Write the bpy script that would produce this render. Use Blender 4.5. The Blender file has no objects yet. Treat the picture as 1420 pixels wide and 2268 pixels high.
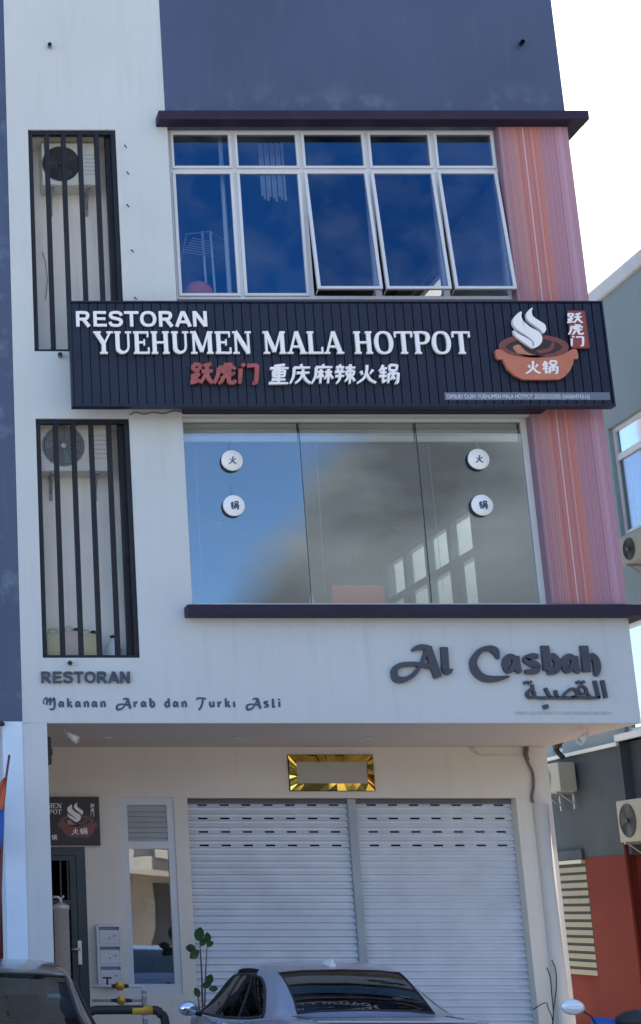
import bpy, bmesh, math, random
from math import sin, cos, pi, radians
from mathutils import Vector, Matrix
random.seed(7)
S = bpy.context.scene
COL = S.collection
# ------------------------------------------------------------------ camera
PITCH = radians(14.54); EYE = 1.85; FPX = 3458.0; CX = -314.0; CY = 1134.0
cd = bpy.data.cameras.new('camera'); cam = bpy.data.objects.new('camera', cd); COL.objects.link(cam)
cam.location = (0, 0, EYE); cam.rotation_euler = (pi/2 + PITCH, 0, 0)
cd.sensor_fit = 'VERTICAL'; cd.sensor_height = 24; cd.sensor_width = 24
cd.lens = 24*FPX/2268; cd.shift_x = 1024/2268; cd.clip_end = 3000; cd.clip_start = .05
S.camera = cam
# ------------------------------------------------------------------ sky and sun
SUN_EL = radians(59); SUN_AZ = radians(9)      # azimuth from +Y (behind the building) towards +X
W = bpy.data.worlds.new('World'); S.world = W; W.use_nodes = True
wt = W.node_tree; wn = wt.nodes; wl = wt.links
bg = wn['Background']; bg.inputs[1].default_value = .15
sky = wn.new('ShaderNodeTexSky'); sky.sky_type = 'NISHITA'; sky.sun_disc = False
sky.sun_elevation = SUN_EL; sky.sun_rotation = SUN_AZ; sky.air_density = 1.0; sky.dust_density = 0; sky.altitude = 1500; sky.ozone_density = 1.7
tc = wn.new('ShaderNodeTexCoord'); mp = wn.new('ShaderNodeMapping'); mp.inputs['Scale'].default_value = (1.6, 1.6, 3.2); mp.inputs['Location'].default_value = (.35, .2, .1)
nz = wn.new('ShaderNodeTexNoise'); nz.inputs['Scale'].default_value = 1.7; nz.inputs['Detail'].default_value = 7; nz.inputs['Roughness'].default_value = .52
sepw = wn.new('ShaderNodeSeparateXYZ')
wl.new(tc.outputs['Generated'], mp.inputs[0]); wl.new(mp.outputs[0], nz.inputs['Vector']); wl.new(tc.outputs['Generated'], sepw.inputs[0])
def wmath(op, a, b):
    n = wn.new('ShaderNodeMath'); n.operation = op
    for i, v in enumerate((a, b)):
        if isinstance(v, (int, float)): n.inputs[i].default_value = v
        else: wl.new(v, n.inputs[i])
    return n.outputs[0]
# a cloud bank low in the south-east and a bright veil on the sun's side; open blue elsewhere
cov = wmath('SUBTRACT', sepw.outputs[0], wmath('MULTIPLY', sepw.outputs[2], 1.25))
cov = wmath('ADD', cov, wmath('MULTIPLY', wmath('MAXIMUM', sepw.outputs[1], 0), .30))
cov = wmath('ADD', cov, wmath('MULTIPLY', wmath('SUBTRACT', nz.outputs['Fac'], .5), .22))
cov = wmath('ADD', cov, .548)
cr = wn.new('ShaderNodeValToRGB'); cr.color_ramp.elements[0].position = .49; cr.color_ramp.elements[1].position = .53
wl.new(cov, cr.inputs[0])
ccol = wn.new('ShaderNodeMixRGB'); ccol.inputs[1].default_value = (1.35, 1.25, 1.2, 1); ccol.inputs[2].default_value = (6.0, 5.4, 4.8, 1)
cr2 = wn.new('ShaderNodeValToRGB'); cr2.color_ramp.elements[0].position = .38; cr2.color_ramp.elements[1].position = .68
n2 = wn.new('ShaderNodeTexNoise'); n2.inputs['Scale'].default_value = 3.4; n2.inputs['Detail'].default_value = 5
wl.new(mp.outputs[0], n2.inputs['Vector']); wl.new(wmath('ADD', n2.outputs['Fac'], wmath('MULTIPLY', wmath('MAXIMUM', sepw.outputs[1], 0), .35)), cr2.inputs[0])
low = wn.new('ShaderNodeMapRange'); low.inputs['From Min'].default_value = .16; low.inputs['From Max'].default_value = .27; low.inputs['To Min'].default_value = .0; wl.new(sepw.outputs[2], low.inputs['Value'])
wl.new(wmath('MULTIPLY', cr2.outputs[0], low.outputs[0]), ccol.inputs[0])      # cloud colour darkened near the horizon to dim its reflection in the glass
mixw = wn.new('ShaderNodeMixRGB'); wl.new(cr.outputs[0], mixw.inputs[0]); wl.new(sky.outputs[0], mixw.inputs[1]); wl.new(ccol.outputs[0], mixw.inputs[2])
wl.new(mixw.outputs[0], bg.inputs[0])
sd = bpy.data.lights.new('sun', 'SUN'); sd.energy = 5; sd.angle = radians(.53); sd.color = (1, .93, .84)
sun = bpy.data.objects.new('sun', sd); COL.objects.link(sun)
dv = Vector((sin(SUN_AZ)*cos(SUN_EL), cos(SUN_AZ)*cos(SUN_EL), sin(SUN_EL)))
sun.rotation_euler = (-dv).to_track_quat('-Z', 'Y').to_euler(); sun.location = (20, 30, 40)
S.view_settings.view_transform = 'Standard'; S.view_settings.look = 'None'
S.view_settings.exposure = 1.45; S.view_settings.gamma = 1; S.view_settings.use_curve_mapping = False
S.render.engine = 'CYCLES'
try:
    S.cycles.use_denoising = True; S.cycles.denoiser = 'OPENIMAGEDENOISE'
except Exception: pass
S.cycles.max_bounces = 8; S.cycles.transparent_max_bounces = 12; S.cycles.sample_clamp_indirect = 6

# ------------------------------------------------------------------ survey helpers: a sight line met with a wall plane
def q(px, py, Y):
    u = (px-CX)/FPX; v = (CY-py)/FPX
    t = Y/(cos(PITCH)-v*sin(PITCH))
    return t*u, EYE + t*(sin(PITCH)+v*cos(PITCH))
def qs(px, py, X):                      # plane of constant X -> (Y, Z)
    u = (px-CX)/FPX; v = (CY-py)/FPX; t = X/u
    return t*(cos(PITCH)-v*sin(PITCH)), EYE + t*(sin(PITCH)+v*cos(PITCH))
def qx(px, py, Y): return q(px, py, Y)[0]
def qz(py, Y): return q(0, py, Y)[1]

# ------------------------------------------------------------------ materials
def mat(name, col, rough=.6, metal=0., var=.06, vscale=3., bump=0., bscale=60., dirt=0., dirtcol=(.12,.11,.09), spec=.5, streak=0., coat=0.):
    m = bpy.data.materials.new(name); m.use_nodes = True
    t = m.node_tree; n = t.nodes; l = t.links; b = n['Principled BSDF']
    b.inputs['Roughness'].default_value = rough; b.inputs['Metallic'].default_value = metal
    b.inputs['Specular IOR Level'].default_value = spec; b.inputs['Coat Weight'].default_value = coat; b.inputs['Coat Roughness'].default_value = .06
    g = n.new('ShaderNodeNewGeometry')
    z = n.new('ShaderNodeTexNoise'); z.inputs['Scale'].default_value = vscale; z.inputs['Detail'].default_value = 6
    l.new(g.outputs['Position'], z.inputs['Vector'])
    r = n.new('ShaderNodeMapRange'); r.inputs['From Min'].default_value = .3; r.inputs['From Max'].default_value = .7
    r.inputs['To Min'].default_value = 1-var; r.inputs['To Max'].default_value = 1+var
    l.new(z.outputs['Fac'], r.inputs['Value'])
    mx = n.new('ShaderNodeVectorMath'); mx.operation = 'SCALE'; mx.inputs[0].default_value = col[:3]
    l.new(r.outputs[0], mx.inputs['Scale']); out = mx.outputs[0]
    if dirt or streak:
        mpn = n.new('ShaderNodeMapping'); mpn.inputs['Scale'].default_value = (7, 7, .55) if streak else (1, 1, 1)
        l.new(g.outputs['Position'], mpn.inputs[0])
        z2 = n.new('ShaderNodeTexNoise'); z2.inputs['Scale'].default_value = 1.3; z2.inputs['Detail'].default_value = 8; z2.inputs['Roughness'].default_value = .65
        l.new(mpn.outputs[0], z2.inputs['Vector'])
        r2 = n.new('ShaderNodeMapRange'); r2.inputs['From Min'].default_value = .52; r2.inputs['From Max'].default_value = .8; r2.inputs['To Max'].default_value = dirt or streak
        l.new(z2.outputs['Fac'], r2.inputs['Value'])
        m2 = n.new('ShaderNodeMixRGB'); m2.inputs[2].default_value = (*dirtcol, 1); l.new(r2.outputs[0], m2.inputs[0]); l.new(out, m2.inputs[1]); out = m2.outputs[0]
    l.new(out, b.inputs['Base Color'])
    if bump:
        z3 = n.new('ShaderNodeTexNoise'); z3.inputs['Scale'].default_value = bscale; z3.inputs['Detail'].default_value = 4; l.new(g.outputs['Position'], z3.inputs['Vector'])
        bp = n.new('ShaderNodeBump'); bp.inputs['Strength'].default_value = bump; bp.inputs['Distance'].default_value = .01; l.new(z3.outputs['Fac'], bp.inputs['Height']); l.new(bp.outputs[0], b.inputs['Normal'])
    return m
def glass(name, tint, refl=.12, rough=.0, edge=.6, wav=0., gcol=(.95,.97,1)):
    m = bpy.data.materials.new(name); m.use_nodes = True
    t = m.node_tree; n = t.nodes; l = t.links; n.remove(n['Principled BSDF']); o = n['Material Output']
    tr = n.new('ShaderNodeBsdfTransparent'); tr.inputs[0].default_value = (*tint, 1)
    gl = n.new('ShaderNodeBsdfGlossy'); gl.inputs['Roughness'].default_value = rough; gl.inputs['Color'].default_value = (*gcol, 1)
    lw = n.new('ShaderNodeLayerWeight'); lw.inputs[0].default_value = .35
    r = n.new('ShaderNodeMapRange'); r.inputs['To Min'].default_value = refl; r.inputs['To Max'].default_value = max(refl, edge); l.new(lw.outputs['Fresnel'], r.inputs['Value'])
    mx = n.new('ShaderNodeMixShader'); l.new(r.outputs[0], mx.inputs[0]); l.new(tr.outputs[0], mx.inputs[1]); l.new(gl.outputs[0], mx.inputs[2]); l.new(mx.outputs[0], o.inputs[0])
    g2 = n.new('ShaderNodeNewGeometry'); z2 = n.new('ShaderNodeTexNoise'); z2.inputs['Scale'].default_value = 1.6; z2.inputs['Detail'].default_value = 8; z2.inputs['Roughness'].default_value = .6; l.new(g2.outputs['Position'], z2.inputs['Vector'])
    r5 = n.new('ShaderNodeMapRange'); r5.inputs['From Min'].default_value = .42; r5.inputs['From Max'].default_value = .75; r5.inputs['To Max'].default_value = .07; l.new(z2.outputs['Fac'], r5.inputs['Value'])
    df = n.new('ShaderNodeBsdfDiffuse'); df.inputs[0].default_value = (.5, .52, .52, 1); mx2 = n.new('ShaderNodeMixShader'); l.new(r5.outputs[0], mx2.inputs[0]); l.new(mx.outputs[0], mx2.inputs[1]); l.new(df.outputs[0], mx2.inputs[2]); l.new(mx2.outputs[0], o.inputs[0])
    if wav:
        g = n.new('ShaderNodeNewGeometry'); z = n.new('ShaderNodeTexNoise'); z.inputs['Scale'].default_value = 1.1; z.inputs['Detail'].default_value = 1; l.new(g.outputs['Position'], z.inputs['Vector'])
        bp = n.new('ShaderNodeBump'); bp.inputs['Strength'].default_value = wav; bp.inputs['Distance'].default_value = .05; l.new(z.outputs['Fac'], bp.inputs['Height']); l.new(bp.outputs[0], gl.inputs['Normal'])
    return m
def stripes():
    m = mat('striped_cladding', (.5, .3, .3), .55, bump=.15, bscale=40)
    t = m.node_tree; n = t.nodes; l = t.links; b = n['Principled BSDF']
    g = n.new('ShaderNodeNewGeometry'); sx = n.new('ShaderNodeSeparateXYZ'); l.new(g.outputs['Position'], sx.inputs[0])
    r = n.new('ShaderNodeMapRange'); r.inputs['From Min'].default_value = PIER_X; r.inputs['From Max'].default_value = XR; l.new(sx.outputs[0], r.inputs['Value'])
    c = n.new('ShaderNodeValToRGB'); c.color_ramp.interpolation = 'LINEAR'
    st = [(0, (.30,.20,.27)), (.03, (.42,.30,.34)), (.05,(.24,.12,.16)), (.08,(.34,.17,.20)), (.12,(.30,.15,.19)), (.16,(.40,.22,.23)), (.19,(.36,.17,.17)), (.22,(.44,.26,.21)), (.25,(.45,.16,.14)), (.30,(.44,.13,.11)),
          (.335,(.42,.11,.10)), (.347,(.62,.46,.46)), (.358,(.60,.44,.44)), (.375,(.50,.16,.13)), (.44,(.44,.14,.14)), (.47,(.60,.30,.28)), (.50,(.52,.13,.08)), (.545,(.60,.19,.10)), (.56,(.46,.18,.20)),
          (.60,(.44,.22,.25)), (.63,(.38,.19,.26)), (.68,(.38,.19,.26)), (.71,(.36,.18,.27)), (.75,(.42,.24,.32)), (.79,(.30,.14,.23)), (.84,(.44,.27,.37)), (.88,(.46,.30,.40)), (.91,(.46,.30,.42)), (.95,(.40,.23,.34)), (1,(.50,.30,.36))]
    avg = (.50, .24, .25); st = [(p_, tuple(k_[i]*.62+avg[i]*.38 for i in range(3))) for p_, k_ in st]
    el = c.color_ramp.elements; el[0].position = 0; el[0].color = (*st[0][1], 1); el[1].position = 1; el[1].color = (*st[-1][1], 1)
    for p_, k in st[1:-1]:
        e = el.new(p_); e.color = (*k, 1)
    l.new(r.outputs[0], c.inputs[0])
    fl = n.new('ShaderNodeMath'); fl.operation = 'MULTIPLY'; fl.inputs[1].default_value = 95; l.new(sx.outputs[0], fl.inputs[0])
    f2 = n.new('ShaderNodeMath'); f2.operation = 'FLOOR'; l.new(fl.outputs[0], f2.inputs[0])
    wn_ = n.new('ShaderNodeTexWhiteNoise'); wn_.noise_dimensions = '1D'; l.new(f2.outputs[0], wn_.inputs['W'])
    r3 = n.new('ShaderNodeMapRange'); r3.inputs['To Min'].default_value = .86; r3.inputs['To Max'].default_value = 1.12; l.new(wn_.outputs['Value'], r3.inputs['Value'])
    sc = n.new('ShaderNodeVectorMath'); sc.operation = 'SCALE'; l.new(c.outputs[0], sc.inputs[0]); c.color_ramp.elements[0].color = (.22, .13, .18, 1); l.new(r3.outputs[0], sc.inputs['Scale'])
    l.new(sc.outputs[0], b.inputs['Base Color'])
    pp = n.new('ShaderNodeMath'); pp.operation = 'PINGPONG'; pp.inputs[1].default_value = .016; l.new(sx.outputs[0], pp.inputs[0])
    bp = n.new('ShaderNodeBump'); bp.inputs['Strength'].default_value = .28; bp.inputs['Distance'].default_value = 1.; l.new(pp.outputs[0], bp.inputs['Height']); l.new(bp.outputs[0], b.inputs['Normal'])
    return m

# ------------------------------------------------------------------ mesh helpers (a bmesh is filled with shapes, then linked as ONE object)
def B(): return bmesh.new()
def box(bm, x0, x1, y0, y1, z0, z1, bev=0.):
    vs = [bm.verts.new((x, y, z)) for x in (x0, x1) for y in (y0, y1) for z in (z0, z1)]
    fs = [(0,1,3,2), (4,6,7,5), (0,4,5,1), (2,3,7,6), (0,2,6,4), (1,5,7,3)]
    F = [bm.faces.new([vs[i] for i in f]) for f in fs]
    if bev:
        es = list({e for f in F for e in f.edges})
        bmesh.ops.bevel(bm, geom=es, offset=bev, segments=2, affect='EDGES', profile=.6)
    return bm
def tube(bm, pts, r, seg=10, caps=True, smooth=True):
    pts = [Vector(p) for p in pts]; rings = []
    n = len(pts); rr = r if isinstance(r, (list, tuple)) else [r]*n
    up = Vector((0, 0, 1))
    for i, p in enumerate(pts):
        d = (pts[min(i+1, n-1)]-pts[max(i-1, 0)]).normalized()
        a = d.cross(up)
        if a.length < .05: a = d.cross(Vector((1, 0, 0)))
        a.normalize(); b = d.cross(a).normalized()
        if rings:
            la = (rings[-1][0].co-pts[i-1]).normalized(); a = (la-d*la.dot(d)).normalized(); b = d.cross(a).normalized()
        rings.append([bm.verts.new(p+(a*cos(2*pi*k/seg)+b*sin(2*pi*k/seg))*rr[i]) for k in range(seg)])
    for i in range(n-1):
        for k in range(seg):
            f = bm.faces.new((rings[i][k], rings[i][(k+1) % seg], rings[i+1][(k+1) % seg], rings[i+1][k])); f.smooth = smooth
    if caps:
        bm.faces.new(rings[0][::-1]); bm.faces.new(rings[-1])
    return bm
def lathe(bm, prof, c=(0, 0, 0), axis='Z', seg=20, smooth=True):
    rings = []
    for r, h in prof:
        ring = []
        for k in range(seg):
            a = 2*pi*k/seg; x, y = r*cos(a), r*sin(a)
            p = {'Z': (x, y, h), 'Y': (x, h, y), 'X': (h, x, y)}[axis]
            ring.append(bm.verts.new((p[0]+c[0], p[1]+c[1], p[2]+c[2])))
        rings.append(ring)
    for i in range(len(rings)-1):
        for k in range(seg):
            f = bm.faces.new((rings[i][k], rings[i][(k+1) % seg], rings[i+1][(k+1) % seg], rings[i+1][k])); f.smooth = smooth
    if prof[0][0] > 1e-4: bm.faces.new(rings[0][::-1])
    if prof[-1][0] > 1e-4: bm.faces.new(rings[-1])
    return bm
def wall_y(bm, x0, x1, z0, z1, y0, y1, holes=()):
    """wall in the XZ plane between y0 and y1 with rectangular openings (hx0,hx1,hz0,hz1)"""
    xs = sorted({x0, x1, *[min(max(h[i], x0), x1) for h in holes for i in (0, 1)]}); zs = sorted({z0, z1, *[min(max(h[i], z0), z1) for h in holes for i in (2, 3)]})
    def inh(i, j):
        if i < 0 or j < 0 or i >= len(xs)-1 or j >= len(zs)-1: return True
        cx = (xs[i]+xs[i+1])/2; cz = (zs[j]+zs[j+1])/2
        return any(h[0] < cx < h[1] and h[2] < cz < h[3] for h in holes)
    cache = {}
    def V(i, j, k):
        if (i, j, k) not in cache: cache[i, j, k] = bm.verts.new((xs[i], (y0, y1)[k], zs[j]))
        return cache[i, j, k]
    for i in range(len(xs)-1):
        for j in range(len(zs)-1):
            if inh(i, j): continue
            bm.faces.new((V(i, j, 0), V(i+1, j, 0), V(i+1, j+1, 0), V(i, j+1, 0)))
            bm.faces.new((V(i, j, 1), V(i, j+1, 1), V(i+1, j+1, 1), V(i+1, j, 1)))
            if inh(i-1, j): bm.faces.new((V(i, j, 0), V(i, j+1, 0), V(i, j+1, 1), V(i, j, 1)))
            if inh(i+1, j): bm.faces.new((V(i+1, j, 0), V(i+1, j, 1), V(i+1, j+1, 1), V(i+1, j+1, 0)))
            if inh(i, j-1): bm.faces.new((V(i, j, 0), V(i, j, 1), V(i+1, j, 1), V(i+1, j, 0)))
            if inh(i, j+1): bm.faces.new((V(i, j+1, 0), V(i+1, j+1, 0), V(i+1, j+1, 1), V(i, j+1, 1)))
    return bm
def wall_x(bm, y0, y1, z0, z1, x0, x1, holes=()):
    t = B(); wall_y(t, y0, y1, z0, z1, x0, x1, holes)
    me = bpy.data.meshes.new('tmp'); t.to_mesh(me); t.free()
    for v in me.vertices: v.co = (v.co.y, v.co.x, v.co.z)
    me.flip_normals(); bm.from_mesh(me); bpy.data.meshes.remove(me)
    return bm
OFF = {}
def part(name, bm, m, parent=None, label=None, local=False, smooth=False):
    me = bpy.data.meshes.new(name)
    bmesh.ops.recalc_face_normals(bm, faces=bm.faces)
    bm.to_mesh(me); bm.free()
    if smooth:
        for p in me.polygons: p.use_smooth = True
    if m: me.materials.append(m)
    o = bpy.data.objects.new(name, me); COL.objects.link(o)
    if parent:
        o.parent = parent
        if not local: o.location = -OFF.get(parent.name, Vector((0, 0, 0)))
    OFF[o.name] = Vector((0, 0, 0))
    if label: o['label'] = label
    return o
def sub(name, me_or_ob, parent, loc=(0, 0, 0)):          # a further child that shares a mesh
    o = bpy.data.objects.new(name, me_or_ob.data); COL.objects.link(o); o.parent = parent
    o.location = Vector(loc)-OFF.get(parent.name, Vector((0, 0, 0))); OFF[o.name] = Vector((0, 0, 0)); return o
def thing(name, label, cat, loc=(0, 0, 0), group=None, rz=0, scale=1):
    o = bpy.data.objects.new(name, None); COL.objects.link(o); o.location = loc; o.rotation_euler = (0, 0, rz); o.scale = (scale,)*3
    o['label'] = label; o['category'] = cat; o.empty_display_size = .2
    if group: o['group'] = group
    OFF[o.name] = Vector(loc); return o
def tag(o, label, cat, group=None):
    o['label'] = label; o['category'] = cat
    if group: o['group'] = group
    return o
def copy_thing(r, loc, label, rz=None):
    c = r.copy(); COL.objects.link(c); c.location = loc; c['label'] = label
    if rz is not None: c.rotation_euler = (0, 0, rz)
    for ch in list(r.children):
        d = ch.copy(); COL.objects.link(d); d.parent = c
        for g in list(ch.children):
            e = g.copy(); COL.objects.link(e); e.parent = d
    return c
def structure(name, bm, m):
    o = part(name, bm, m); o['kind'] = 'structure'; return o

# ------------------------------------------------------------------ lettering: brush strokes of varying width, cut out with real thickness
def cat(pts, k=6, closed=False):
    n = len(pts); out = []
    rng = n if closed else n-1
    for i in range(rng):
        g = (lambda j: pts[j % n]) if closed else (lambda j: pts[max(0, min(n-1, j))])
        a, b, c, d = g(i-1), g(i), g(i+1), g(i+2)
        for s in range(k):
            t = s/k
            out.append(tuple(.5*(2*b[j]+(c[j]-a[j])*t+(2*a[j]-5*b[j]+4*c[j]-d[j])*t*t+(3*b[j]-a[j]-3*c[j]+d[j])*t**3) for j in range(len(b))))
    if not closed: out.append(tuple(pts[-1]))
    return out
class Plate:
    """maps flat letter coordinates onto a wall plane: (ox,oz) origin, (sx,sz) scale, y of the back, thickness towards the viewer"""
    def __init__(s, ox, oz, sx, sz, y, th, shear=0.): s.ox, s.oz, s.sx, s.sz, s.y, s.th, s.sh = ox, oz, sx, sz, y, th, shear
    def p(s, x, z, y): return (s.ox+(x+z*s.sh)*s.sx, y, s.oz+z*s.sz)
def ribbon(bm, P, pts, k=0, closed=False):
    n = len(pts); L = []; R = []
    for i, (x, y, w) in enumerate(pts):
        if closed: a, b = pts[i-1], pts[(i+1) % n]
        else: a, b = pts[max(i-1, 0)], pts[min(i+1, n-1)]
        dx, dy = b[0]-a[0], b[1]-a[1]; m = math.hypot(dx, dy) or 1; nx, ny = -dy/m*w/2, dx/m*w/2
        L.append((x+nx, y+ny)); R.append((x-nx, y-ny))
    yf = P.y-P.th-k*.0007
    vf = [[bm.verts.new(P.p(*a, yf)) for a in s_] for s_ in (L, R)]; vb = [[bm.verts.new(P.p(*a, P.y)) for a in s_] for s_ in (L, R)]
    for i in range(n if closed else n-1):
        j = (i+1) % n
        bm.faces.new((vf[0][i], vf[0][j], vf[1][j], vf[1][i]))
        bm.faces.new((vf[0][i], vb[0][i], vb[0][j], vf[0][j])); bm.faces.new((vf[1][i], vf[1][j], vb[1][j], vb[1][i]))
    if not closed:
        for i in (0, n-1): bm.faces.new((vf[0][i], vf[1][i], vb[1][i], vb[0][i]))
def glyph(bm, P, g, dx=0, dy=0, bold=0.):
    for k, s_ in enumerate(g):
        kind, pts, w = s_
        if len(pts[0]) == 2: pts = [(a, b, w) for a, b in pts]
        pts = [(a+dx, b+dy, c+bold) for a, b, c in pts]
        if kind == 'L':
            for i in range(len(pts)-1): ribbon(bm, P, [pts[i], pts[i+1]], k*.7+i*.3)
        elif kind == 'O': ribbon(bm, P, cat(pts, 5, True), k, True)
        else: ribbon(bm, P, cat(pts, 5), k)
def poly(bm, P, pts, k=0, smooth=0):
    if smooth: pts = [tuple(a[:2]) for a in cat(pts, smooth, True)]
    yf = P.y-P.th-k*.0007
    f = [bm.verts.new(P.p(a, b, yf)) for a, b in pts]; bk = [bm.verts.new(P.p(a, b, P.y)) for a, b in pts]
    F = bm.faces.new(f); n = len(pts)
    for i in range(n): bm.faces.new((f[i], f[(i+1) % n], bk[(i+1) % n], bk[i]))
    bmesh.ops.triangulate(bm, faces=[F])
def LL(*s_): return [('L', p, w) for p, w in s_]
SERIF = {
 'Y': (9.7, LL(([(1.5,9.6),(5,4.5)],1.9), ([(8.2,9.6),(5.3,4.6)],.9), ([(4.9,5.2),(4.9,.3)],1.9), ([(0,9.65),(3.7,9.65)],.7), ([(6.5,9.65),(9.7,9.65)],.7), ([(3,.35),(6.8,.35)],.7))),
 'U': (9.6, LL(([(2.2,10),(2.2,3)],1.9), ([(7.6,10),(7.6,3.2)],.9), ([(.6,9.65),(3.9,9.65)],.7), ([(6.1,9.65),(9.1,9.65)],.7))+[('C', [(2.2,3.6,1.9),(2.5,1.7,1.85),(4.6,.5,1.1),(6.9,1.5,.95),(7.6,3.6,.9)],1)]),
 'E': (8.8, LL(([(2.2,10),(2.2,0)],1.9), ([(.6,9.6),(8,9.6)],.8), ([(.6,.4),(8.3,.4)],.8), ([(2.2,5.1),(6,5.1)],.8), ([(7.7,10),(7.7,7.4)],.7), ([(8,0),(8,2.8)],.7), ([(5.9,6.5),(5.9,3.7)],.6))),
 'H': (10.2, LL(([(2.2,10),(2.2,0)],1.9), ([(7.9,10),(7.9,0)],1.9), ([(2,5.1),(8,5.1)],.8), ([(.6,9.65),(3.8,9.65)],.7), ([(6.3,9.65),(9.5,9.65)],.7), ([(.6,.35),(3.8,.35)],.7), ([(6.3,.35),(9.5,.35)],.7))),
 'M': (12.2, LL(([(2,10),(2,0)],.95), ([(2.2,10),(6,1)],1.8), ([(6,.8),(9.6,10)],.9), ([(10,10),(10,0)],1.9), ([(.5,9.65),(2.8,9.65)],.7), ([(.5,.35),(3.6,.35)],.7), ([(8.4,.35),(11.6,.35)],.7), ([(9.6,9.65),(11.6,9.65)],.7))),
 'N': (10.2, LL(([(2,10),(2,0)],.95), ([(2,10),(8.2,.3)],1.9), ([(8.3,10),(8.3,0)],.95), ([(.5,9.65),(2.8,9.65)],.7), ([(.5,.35),(3.6,.35)],.7), ([(6.8,9.65),(9.8,9.65)],.7))),
 'A': (9.8, LL(([(1.4,.2),(4.9,10)],.95), ([(8.2,.2),(5,10)],1.9), ([(2.6,3.2),(7,3.2)],.8), ([(0,.35),(3,.35)],.7), ([(6.4,.35),(9.9,.35)],.7))),
 'L': (8.6, LL(([(2.2,10),(2.2,0)],1.9), ([(.6,9.65),(3.9,9.65)],.7), ([(.6,.4),(8,.4)],.8), ([(7.8,0),(7.8,3)],.7))),
 'O': (10.4, [('O', [(5.1,9.7,.8),(7.8,8.6,1.4),(8.8,5,1.95),(7.8,1.4,1.4),(5.1,.3,.8),(2.4,1.4,1.4),(1.4,5,1.95),(2.4,8.6,1.4)],1)]),
 'T': (9.4, LL(([(.4,9.6),(9,9.6)],.8), ([(4.7,10),(4.7,0)],1.9), ([(.6,10),(.6,7.4)],.7), ([(8.8,10),(8.8,7.4)],.7), ([(3,.35),(6.4,.35)],.7))),
 'P': (9, LL(([(2.2,10),(2.2,0)],1.9), ([(.6,9.6),(3,9.6)],.8), ([(.6,.35),(3.9,.35)],.7))+[('C', [(2,9.6,.8),(5,9.6,.85),(7.2,8.8,1.5),(7.5,7,1.9),(6.6,5.3,1.3),(4.6,4.7,.8),(2,4.7,.8)],1)]),
}
SANS = {
 'R': (10.4, LL(([(1.9,10),(1.9,0)],2), ([(5.4,4.6),(8.6,0)],2.1))+[('C', [(1.9,9.1,1.8),(5.5,9.1,1.8),(7.5,8.6,1.9),(7.9,6.9,2),(7,5.2,1.9),(5,4.8,1.8),(1.9,4.8,1.8)],1)]),
 'E': (9.6, LL(([(1.9,10),(1.9,0)],2), ([(1.2,9.15),(8.6,9.15)],1.7), ([(1.2,5.1),(8.1,5.1)],1.6), ([(1.2,.85),(8.8,.85)],1.7))),
 'S': (9.6, [('C', [(8.2,7.2,1.8),(7.2,8.8,1.8),(4.8,9.3,1.7),(2.2,8.7,1.9),(1.6,7.1,2),(2.8,5.8,1.9),(5,5.2,1.9),(7.4,4.3,2),(7.8,2.6,2),(6.8,1.1,1.8),(4.6,.7,1.7),(2,1.2,1.8),(1.1,3,1.8)],1)]),
 'T': (9, LL(([(.2,9.15),(8.8,9.15)],1.7), ([(4.5,9.5),(4.5,0)],2))),
 'O': (11, [('O', [(5.5,9.2,1.7),(8.3,8.2,1.9),(9.4,5,2),(8.3,1.8,1.9),(5.5,.8,1.7),(2.7,1.8,1.9),(1.6,5,2),(2.7,8.2,1.9)],1)]),
 'A': (10, LL(([(1,0),(4.7,9.6)],2.1), ([(9,0),(5.3,9.6)],2.1), ([(2.4,3),(7.6,3)],1.7), ([(4.1,9.4),(5.9,9.4)],1.2))),
 'N': (10.2, LL(([(1.9,10),(1.9,0)],2), ([(2.1,9.6),(8.1,.4)],2.1), ([(8.3,10),(8.3,0)],2))),
}
def C_(*p): return ('C', list(p), 1)
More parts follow.
